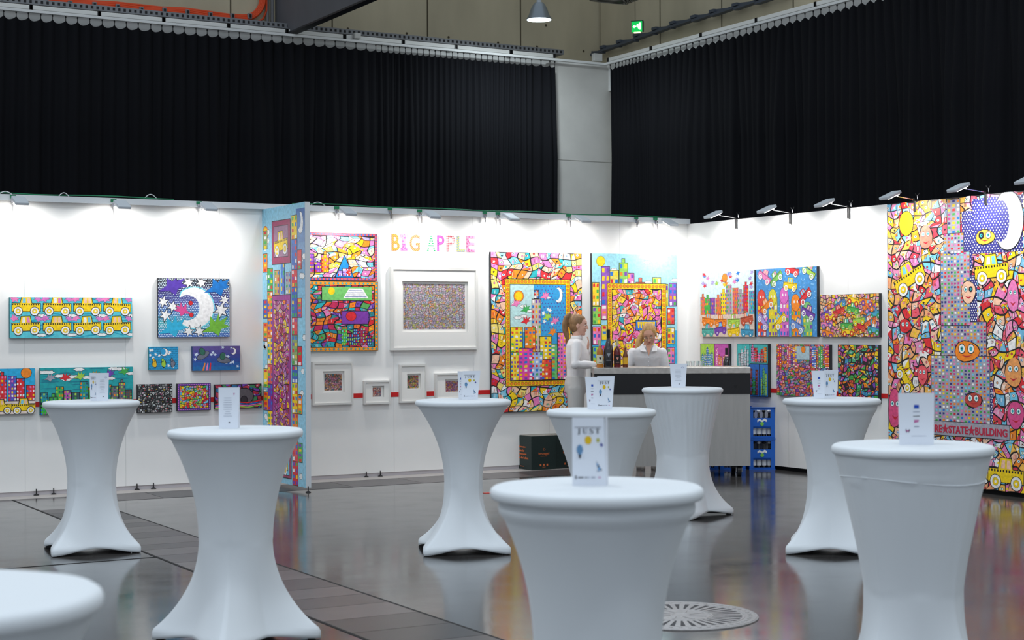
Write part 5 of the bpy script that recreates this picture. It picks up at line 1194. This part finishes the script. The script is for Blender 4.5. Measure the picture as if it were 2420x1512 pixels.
# ================================================================== CARTONS
CT = mat('carton_green', (28, 44, 42), .55); CO = mat('carton_orange', (214, 112, 62), .6); CTP = mat('carton_top', (120, 118, 112), .7)
def carton(P, label, full=True):
    t = thing('carton', label, 'box', P, (0, 0, 0), 'dark green cartons by the back wall'); w_, d, h = .33, .42, .385
    MB().box((w_/2, d/2, h/2), (w_, d, h), bev=.003).build('carton_body', CT, t)
    MB().box((w_/2, d/4, h+.003), (w_-.01, d/2-.004, .005)).box((w_/2, d*.75, h+.003), (w_-.01, d/2-.004, .005)).build('flap', CTP, t)
    if full:
        # text on the -x face
        lines = ['Weinregion', 'wie der', 'Grauburgunder', 'ist wie das Leben.']
        for k, s_ in enumerate(lines): text('slogan', s_, .04, CO, t, (-.002, d*.5, h*(.66-.105*k)), (PI/2, 0, -PI/2), height=.026, width=.016*len(s_), bold=.0008)
        MB().box((-.002, d/2, .035), (.002, .09, .006)).build('small_print', CO, t)
    text('brand_lettering', 'kruegel', .04, CO, t, (w_/2, -.002, h*.47), (PI/2, 0, 0), width=.14, height=.034)
    g = MB(); g.tube([(w_/2-.01, -.003, h*.56), (w_/2+.0, -.003, h*.64), (w_/2+.02, -.003, h*.60), (w_/2+.005, -.003, h*.56)], .0015); g.box((w_/2, -.002, h*.40), (.09, .002, .004)); 
    for k in (-.045, 0, .045): g.box((w_/2+k, -.002, .055), (.02, .002, .022))
    g.box((w_/2, -.002, .03), (.04, .002, .004)); g.build('emblem', CO, t)
    return t
PX = on_floor(1256, 1112); PX.z = .004; carton(PX, 'dark green wine carton with orange slogan beside the bar')
carton(PX+Vector((.335, .01, 0)), 'dark green carton to the right of the slogan carton, mostly hidden by a table', False)

# ================================================================== DRAIN COVER AND FLOOR MARKS
PD = on_floor(1607, 1456); PD.z = .0
dr = thing('drain_cover', 'round pale metal floor cover with radial slots and hub', 'floor cover', PD, (0, 0, .3))
DM = mat('drain_metal', (176, 172, 172), .38, .15, bump=.3, bscale=120, var=.1, vscale=60); RD_ = .436
MB().lathe([(0, .001), (RD_, .001), (RD_, .006), (RD_-.004, .008), (0, .008)], None, 72).build('plate', DM, dr, angle=.6)
sl = mat('drain_slot', (58, 56, 60), .6)
for k in range(36):
    a = 2*PI*k/36; r0, r1 = (.185, .345); c_, s_ = math.cos(a), math.sin(a); wd = .0095
    vs = [(r0*c_-wd*.5*s_, r0*s_+wd*.5*c_, .0084), (r0*c_+wd*.5*s_, r0*s_-wd*.5*c_, .0084), (r1*c_+wd*1.5*s_, r1*s_-wd*1.5*c_, .0084), (r1*c_-wd*1.5*s_, r1*s_+wd*1.5*c_, .0084)]
    MB().add([(x, y, z-.001) for x, y, z in vs]+vs, [(0, 3, 2, 1), (4, 5, 6, 7), (0, 1, 5, 4), (1, 2, 6, 5), (2, 3, 7, 6), (3, 0, 4, 7)]).build('slot', sl, dr)
g = MB()
for r_ in (.172, .36, .425): g.lathe([(r_-.004, .0081), (r_-.002, .011), (r_+.002, .011), (r_+.004, .0081)], None, 72, cap=False)
for k in range(48):
    a = 2*PI*k/48; g.box((.392*math.cos(a), .392*math.sin(a), .009), (.018, .014, .003), M=None)
for k in range(8):
    a = 2*PI*k/8+.2; g.bar((.06*math.cos(a), .06*math.sin(a), .009), (.15*math.cos(a+.2), .15*math.sin(a+.2), .009), .012, .004)
g.lathe([(.04, .0081), (.045, .011), (.055, .011), (.06, .0081)], None, 36, cap=False); g.build('raised_rings', DM, dr)
PR = on_floor(1155, 1165)
tag(MB().box((PR.x, PR.y, .002), (.10, .07, .003)).build('floor_sticker', mat('sticker_red', (205, 60, 50), .5)), 'small red sticker on the floor right of the slender table', 'sticker')

# ================================================================== PEOPLE
SKIN = mat('skin', (214, 166, 146), .5, var=.04, vscale=12); SKIN2 = mat('skin_fair', (206, 154, 130), .5, var=.04, vscale=12)
SHIRT = mat('white_blouse', (226, 224, 225), .75, bump=.6, bscale=9, stretch=(1, 1, 1.8)); TROU = mat('pale_trousers', (190, 188, 186), .8, bump=.15, bscale=12)
HAIR1 = mat('light_brown_hair', (136, 102, 68), .5, var=.35, vscale=38, stretch=(1, 1, .25), bump=.4, bscale=120); HAIR2 = mat('blond_hair', (190, 148, 92), .5, var=.3, vscale=38, stretch=(1, 1, .25), bump=.4, bscale=120)
LIP = mat('lips', (184, 108, 100), .5); EYEW = mat('eye_white', (236, 232, 228), .3); EYED = mat('eye_dark', (40, 34, 32), .3); BROW = mat('eyebrow', (96, 68, 46), .7); SHOE = mat('white_shoe', (225, 225, 225), .5)
def head_shape(g, M):
    "faces +x, head centre at the origin, chin at about -.125"
    def B(c, r, n=20, k=14): g.ball(c, r, None, M, n, k)
    B((-.008, 0, .022), (.096, .074, .096)); B((.022, 0, -.03), (.064, .060, .078)); B((.040, 0, -.078), (.038, .040, .034)); B((.062, 0, -.096), (.020, .022, .018))
    B((.040, .0, .035), (.050, .058, .045)); B((.074, 0, .024), (.016, .050, .010))                       # forehead, brow
    B((.052, .034, -.022), (.030, .022, .024)); B((.052, -.034, -.022), (.030, .022, .024))               # cheeks
    for k in range(6): t = k/5; B((.082+.020*t, 0, .012-.040*t), (.010+.002*t, .007+.005*t, .010), 10, 8)  # nose ridge
    B((.100, 0, -.031), (.011, .011, .009), 10, 8); B((.090, .011, -.033), (.008, .007, .006), 8, 6); B((.090, -.011, -.033), (.008, .007, .006), 8, 6)
    B((.076, 0, -.058), (.014, .024, .012), 12, 8)
    for s_ in (-1, 1): B((-.006, s_*.073, -.006), (.018, .009, .030), 12, 8); B((-.002, s_*.076, -.026), (.010, .007, .012), 8, 6)
def face_bits(parent, M, glasses=False):
    for s_ in (-1, 1):
        MB().ball((.074, s_*.030, .004), (.011, .015, .0075), EYEW, M, 14, 10).ball((.0825, s_*.030, .001), (.0042, .006, .006), EYED, M, 10, 8).build('eye', None, parent, smooth=True)
        g = MB(); g.tube([M @ Vector((.083, s_*.012, .026)), M @ Vector((.087, s_*.030, .031)), M @ Vector((.074, s_*.048, .027))], .0032, BROW, 6); g.build('eyebrow', None, parent)
        g = MB(); g.tube([M @ Vector((.080, s_*.016, .009)), M @ Vector((.086, s_*.030, .013)), M @ Vector((.074, s_*.045, .008))], .002, EYED, 6); g.build('eyelash', None, parent)
    g = MB(); g.ball((.087, 0, -.054), (.005, .017, .0034), None, M, 14, 8).ball((.085, 0, -.061), (.005, .014, .004), None, M, 14, 8); g.build('lips', LIP, parent, smooth=True)
    if glasses:
        GM = mat('glasses_wire', (190, 170, 140), .25, .8); g = MB()
        for s_ in (-1, 1):
            P = [M @ Vector((.101-.004*abs(math.cos(2*PI*k/18)), s_*.032+.023*math.cos(2*PI*k/18), .0+.019*math.sin(2*PI*k/18))) for k in range(19)]; g.tube(P, .0014, None, 6)
            g.tube([M @ Vector((.095, s_*.056, .004)), M @ Vector((.0, s_*.08, .008))], .0014, None, 6)
        g.tube([M @ Vector((.103, -.010, .003)), M @ Vector((.106, 0, .006)), M @ Vector((.103, .010, .003))], .0014, None, 6); g.build('glasses', GM, parent)
def hand(g, W_, d, up, L=.17, curl=.5, thumb=1):
    "palm and five bent fingers starting at wrist W_, pointing along d; up = back of the hand"
    W_ = Vector(W_); d = Vector(d).normalized(); up = Vector(up); up = (up-d*up.dot(d)).normalized(); sd = d.cross(up)
    c = W_+d*L*.27
    for q in (-.026, -.009, .009, .026): g.capsule([W_+sd*q*.6, W_+d*L*.5+sd*q], [.0135, .0125], 8)
    for q, ln in ((-.029, .36), (-.0105, .43), (.0095, .46), (.028, .42)):
        a = W_+d*L*.52+sd*q; b = a+(d-up*curl*.4).normalized()*L*ln*.45; e = b+(d-up*curl*1.2).normalized()*L*ln*.32; f = e+(d-up*curl*2.2).normalized()*L*ln*.26
        g.capsule([a, b, e, f], [.0088, .0083, .0078, .007], 8)
    a = W_+d*L*.15+sd*thumb*.026; b = a+(d*.7+sd*thumb*.8-up*.2).normalized()*L*.2; e = b+(d+sd*thumb*.3-up*.3).normalized()*L*.17
    g.capsule([a, b, e], [.012, .0105, .009], 8)
def person(name, P, label, skin, hairm, head_c, head_M, torso, neck, arms, hairfn, glasses=False, sr=.064):
    t = thing('person', label, 'person', (P.x, P.y, 0), CAMROT)
    HM = Matrix.Translation(head_c) @ head_M
    g = MB(); head_shape(g, HM); g.capsule([neck[0], neck[1]], [.056, .050], 16)
    g.loft([(c, rx*.86, ry*.9) for c, rx, ry in torso], 24)
    hips = torso[-1][0]
    for s_ in (-1, 1):
        hx, hy = hips[0]+(0 if arms['face'] == 'x' else s_*.085), hips[1]+(s_*.085 if arms['face'] == 'x' else 0); fx = (1, 0) if arms['face'] == 'x' else (arms.get('fd', (0, -1)))
        g.capsule([(hx, hy, hips[2]), (hx+.01*fx[0], hy+.01*fx[1], .50), (hx-.01*fx[0], hy-.01*fx[1], .09)], [.082, .058, .040], 14)
        g.capsule([(hx, hy, .045), (hx+.14*fx[0], hy+.14*fx[1], .035)], [.038, .032], 12)
    for key in ('n', 'f'):
        s_, e_, w_ = arms[key][:3]; g.capsule([s_, e_, w_], [.045, .038, .026], 12); hand(g, w_, *arms[key][3:])
    body = g.build('body', skin, t, remesh=.0055, smo=3)
    face_bits(body, HM, glasses)
    # blouse
    g = MB(); g.loft([(c, rx, ry) for c, rx, ry in torso], 32)
    for key in ('n', 'f'):
        s_, e_, w_ = (Vector(v) for v in arms[key][:3]); m1, m2 = s_.lerp(e_, .5), e_.lerp(w_, .5)
        g.capsule([s_, m1, e_, m2, w_-(w_-e_)*.06], [sr, .060 if sr > .06 else .055, .053, .050, .040], 14); g.capsule([w_-(w_-e_)*.22, w_-(w_-e_)*.04], [.041, .043], 14)
    g.build('blouse', SHIRT, t, remesh=.009, smo=4)
    nb = Vector(neck[0]); ax = (Vector(neck[1])-nb).normalized()
    # trousers
    g = MB(); hz = hips[2]; g.loft([((hips[0], hips[1], hz+.12), torso[-2][1]*1.0, torso[-2][2]*1.0), ((hips[0], hips[1], hz+.02), torso[-1][1]*1.05, torso[-1][2]*1.04), ((hips[0], hips[1], hz-.08), torso[-1][1]*1.02, torso[-1][2]*1.02)], 28)
    for s_ in (-1, 1):
        hx, hy = hips[0]+(0 if arms['face'] == 'x' else s_*.085), hips[1]+(s_*.085 if arms['face'] == 'x' else 0); g.capsule([(hx, hy, hz-.02), (hx, hy, .5), (hx, hy, .11)], [.102, .078, .060], 16)
        fx = (1, 0) if arms['face'] == 'x' else (0, -1)
        MB().loft([((hx+.06*fx[0], hy+.06*fx[1], 0), .05+.08*abs(fx[0]), .05+.08*abs(fx[1])), ((hx+.06*fx[0], hy+.06*fx[1], .045), .05+.075*abs(fx[0]), .05+.075*abs(fx[1])), ((hx+.0*fx[0], hy+.0*fx[1], .09), .05, .05)], 18).build('shoe', SHOE, t, smooth=True)
    g.build('trousers', TROU, t, remesh=.012, smo=4)
    h = MB(); hairfn(h, HM); h.build('hair', hairm, t, remesh=.006, smo=2)
    return t, HM
# --- woman in profile
P1 = at_depth(1363, 1000, 18.15)
def hair1(h, M):
    def B(c, r): h.ball(c, r, None, M, 20, 14)
    B((-.022, 0, .034), (.098, .081, .094)); B((-.045, 0, -.010), (.066, .074, .080)); B((.018, 0, .074), (.052, .060, .038)); B((-.085, 0, .085), (.035, .035, .035))
    pts = [M @ Vector(p) for p in ((-.085, 0, .095), (-.115, 0, .11), (-.145, 0, .07), (-.158, 0, .0), (-.150, .005, -.07), (-.128, .008, -.13), (-.115, .01, -.185), (-.125, .01, -.235))]
    for k, r in enumerate((0,)): h.capsule(pts, [.024, .032, .036, .036, .034, .028, .018, .007], 12)
tor1 = [((-.012, 0, 1.50), .060, .070), ((-.012, 0, 1.475), .082, .150), ((-.005, 0, 1.43), .108, .185), ((.008, 0, 1.34), .132, .175), ((.012, 0, 1.27), .132, .165), ((.0, 0, 1.16), .112, .145), ((-.005, 0, 1.07), .108, .145), ((-.010, 0, .97), .122, .170)]
a1 = dict(face='x', n=((-.005, -.165, 1.435), (-.025, -.265, 1.215), (.185, -.235, 1.208), (1, .1, 0), (0, 0, 1), .16, .5, 1),
          f=((.0, .165, 1.435), (.06, .23, 1.20), (.13, .10, 1.37), (.15, -.25, 1), (1, 0, .1), .155, .35, -1))
w1, HM1 = person('w1', P1, 'woman in profile with a ponytail, white blouse and pale trousers, reaching to the bar', SKIN, HAIR1, (.030, 0, 1.652), Matrix.Rotation(math.radians(4), 4, 'Y') @ Matrix.Rotation(math.radians(-8), 4, 'Z'), tor1, ((-.005, 0, 1.47), (.012, 0, 1.56)), a1, hair1)
g = MB(); n = 26; vs = []
for k in range(n):
    a = 2*PI*k/n; 
    if True: vs += [(-.004+.066*math.cos(a), .064*math.sin(a), 1.487), (-.0+.062*math.cos(a), .060*math.sin(a), 1.535+.006*math.cos(a)), (-.0+.058*math.cos(a), .056*math.sin(a), 1.535), (-.004+.061*math.cos(a), .059*math.sin(a), 1.487)]
g.add(vs, [(4*k+j, 4*((k+1) % n)+j, 4*((k+1) % n)+(j+1) % 4, 4*k+(j+1) % 4) for k in range(n) for j in range(4)]); blo = lambda p: [c for c in p.children if c.name.startswith('blouse')][0]
g.build('collar', SHIRT, blo(w1), smooth=True)
# --- woman behind the bar, looking down
P2 = at_depth(1530, 1000, 18.55)
RZ = Matrix.Rotation(math.radians(-90-12), 4, 'Z')           # face towards the viewer, turned slightly to the left of the picture
def hair2(h, M):
    def B(c, r): h.ball(c, r, None, M, 20, 14)
    B((-.024, 0, .036), (.100, .082, .094)); B((-.050, 0, -.005), (.062, .074, .080)); B((.006, 0, .080), (.056, .064, .038))
    for s_ in (-1, 1): B((.020, s_*.062, .050), (.030, .016, .036)); B((.0, s_*.072, .01), (.03, .012, .05))
    pts = [M @ Vector(p) for p in ((-.10, -.03, .0), (-.09, -.075, -.02), (-.04, -.115, -.05), (.01, -.145, -.09), (.05, -.165, -.135), (.075, -.175, -.185))]
    h.capsule(pts, [.036, .040, .040, .038, .030, .012], 12)
HM2 = Matrix.Rotation(0, 4, 'Z')
tor2 = [((-.0, -.155, 1.425), .062, .058), ((-.005, -.145, 1.405), .12, .072), ((-.012, -.125, 1.365), .185, .098), ((-.012, -.10, 1.28), .175, .120), ((-.008, -.07, 1.20), .160, .118), ((0, -.03, 1.08), .140, .108), ((0, .0, .96), .165, .118)]
a2 = dict(face='y', n=((-.185, -.125, 1.37), (-.24, -.13, 1.14), (-.15, -.30, 1.075+.155), (.5, -.8, .0), (0, 0, 1), .16, .5, 1),
          f=((.165, -.125, 1.37), (.205, -.10, 1.13), (.12, -.28, 1.07+.155), (-.4, -.8, .0), (0, 0, 1), .16, .5, -1))
a2['n'] = ((-.178, -.12, 1.34), (-.245, -.11, 1.13), (-.15, -.12-.05, .98), (.6, -.2, -.4), (-.3, -.6, .5), .15, .5, 1)
a2['f'] = ((.168, -.12, 1.34), (.205, -.09, 1.13), (.12, -.17, .98), (-.6, -.2, -.4), (.3, -.6, .5), .15, .5, -1)
w2, HMb = person('w2', P2, 'blond woman in glasses and an open-collared white shirt, looking down behind the bar', SKIN2, HAIR2, (.012, -.215, 1.545), RZ @ Matrix.Rotation(math.radians(30), 4, 'Y') @ Matrix.Rotation(math.radians(7), 4, 'X'), tor2, ((-.0, -.135, 1.40), (.006, -.185, 1.48)), a2, hair2, True, .052)
# open collar and skin at the neck
g = MB()
for s_ in (-1, 1):
    vs = [(s_*.062, -.110, 1.455), (s_*.066, -.185, 1.44), (s_*.028, -.262, 1.345), (s_*.094, -.238, 1.350), (s_*.098, -.16, 1.415)]
    g.add(vs+[(x, y-.004, z+.004) for x, y, z in vs], [(0, 1, 2, 3, 4), (9, 8, 7, 6, 5)]+[(i, (i+1) % 5, 5+(i+1) % 5, 5+i) for i in range(5)])
g.build('collar', SHIRT, blo(w2))
g = MB(); g.add([(-.036, -.232, 1.42), (.036, -.232, 1.42), (.0, -.243, 1.30)], [(0, 2, 1)]); g.add([(-.036, -.238, 1.42), (.036, -.238, 1.42), (.0, -.249, 1.30)], [(0, 1, 2)])
g.build('neckline_skin', SKIN2, w2)
g = MB()
for z in (1.28, 1.235, 1.19): g.ball((0, -.232+(1.28-z)*.25, z), .005)
g.build('buttons', CWH, blo(w2), smooth=True)
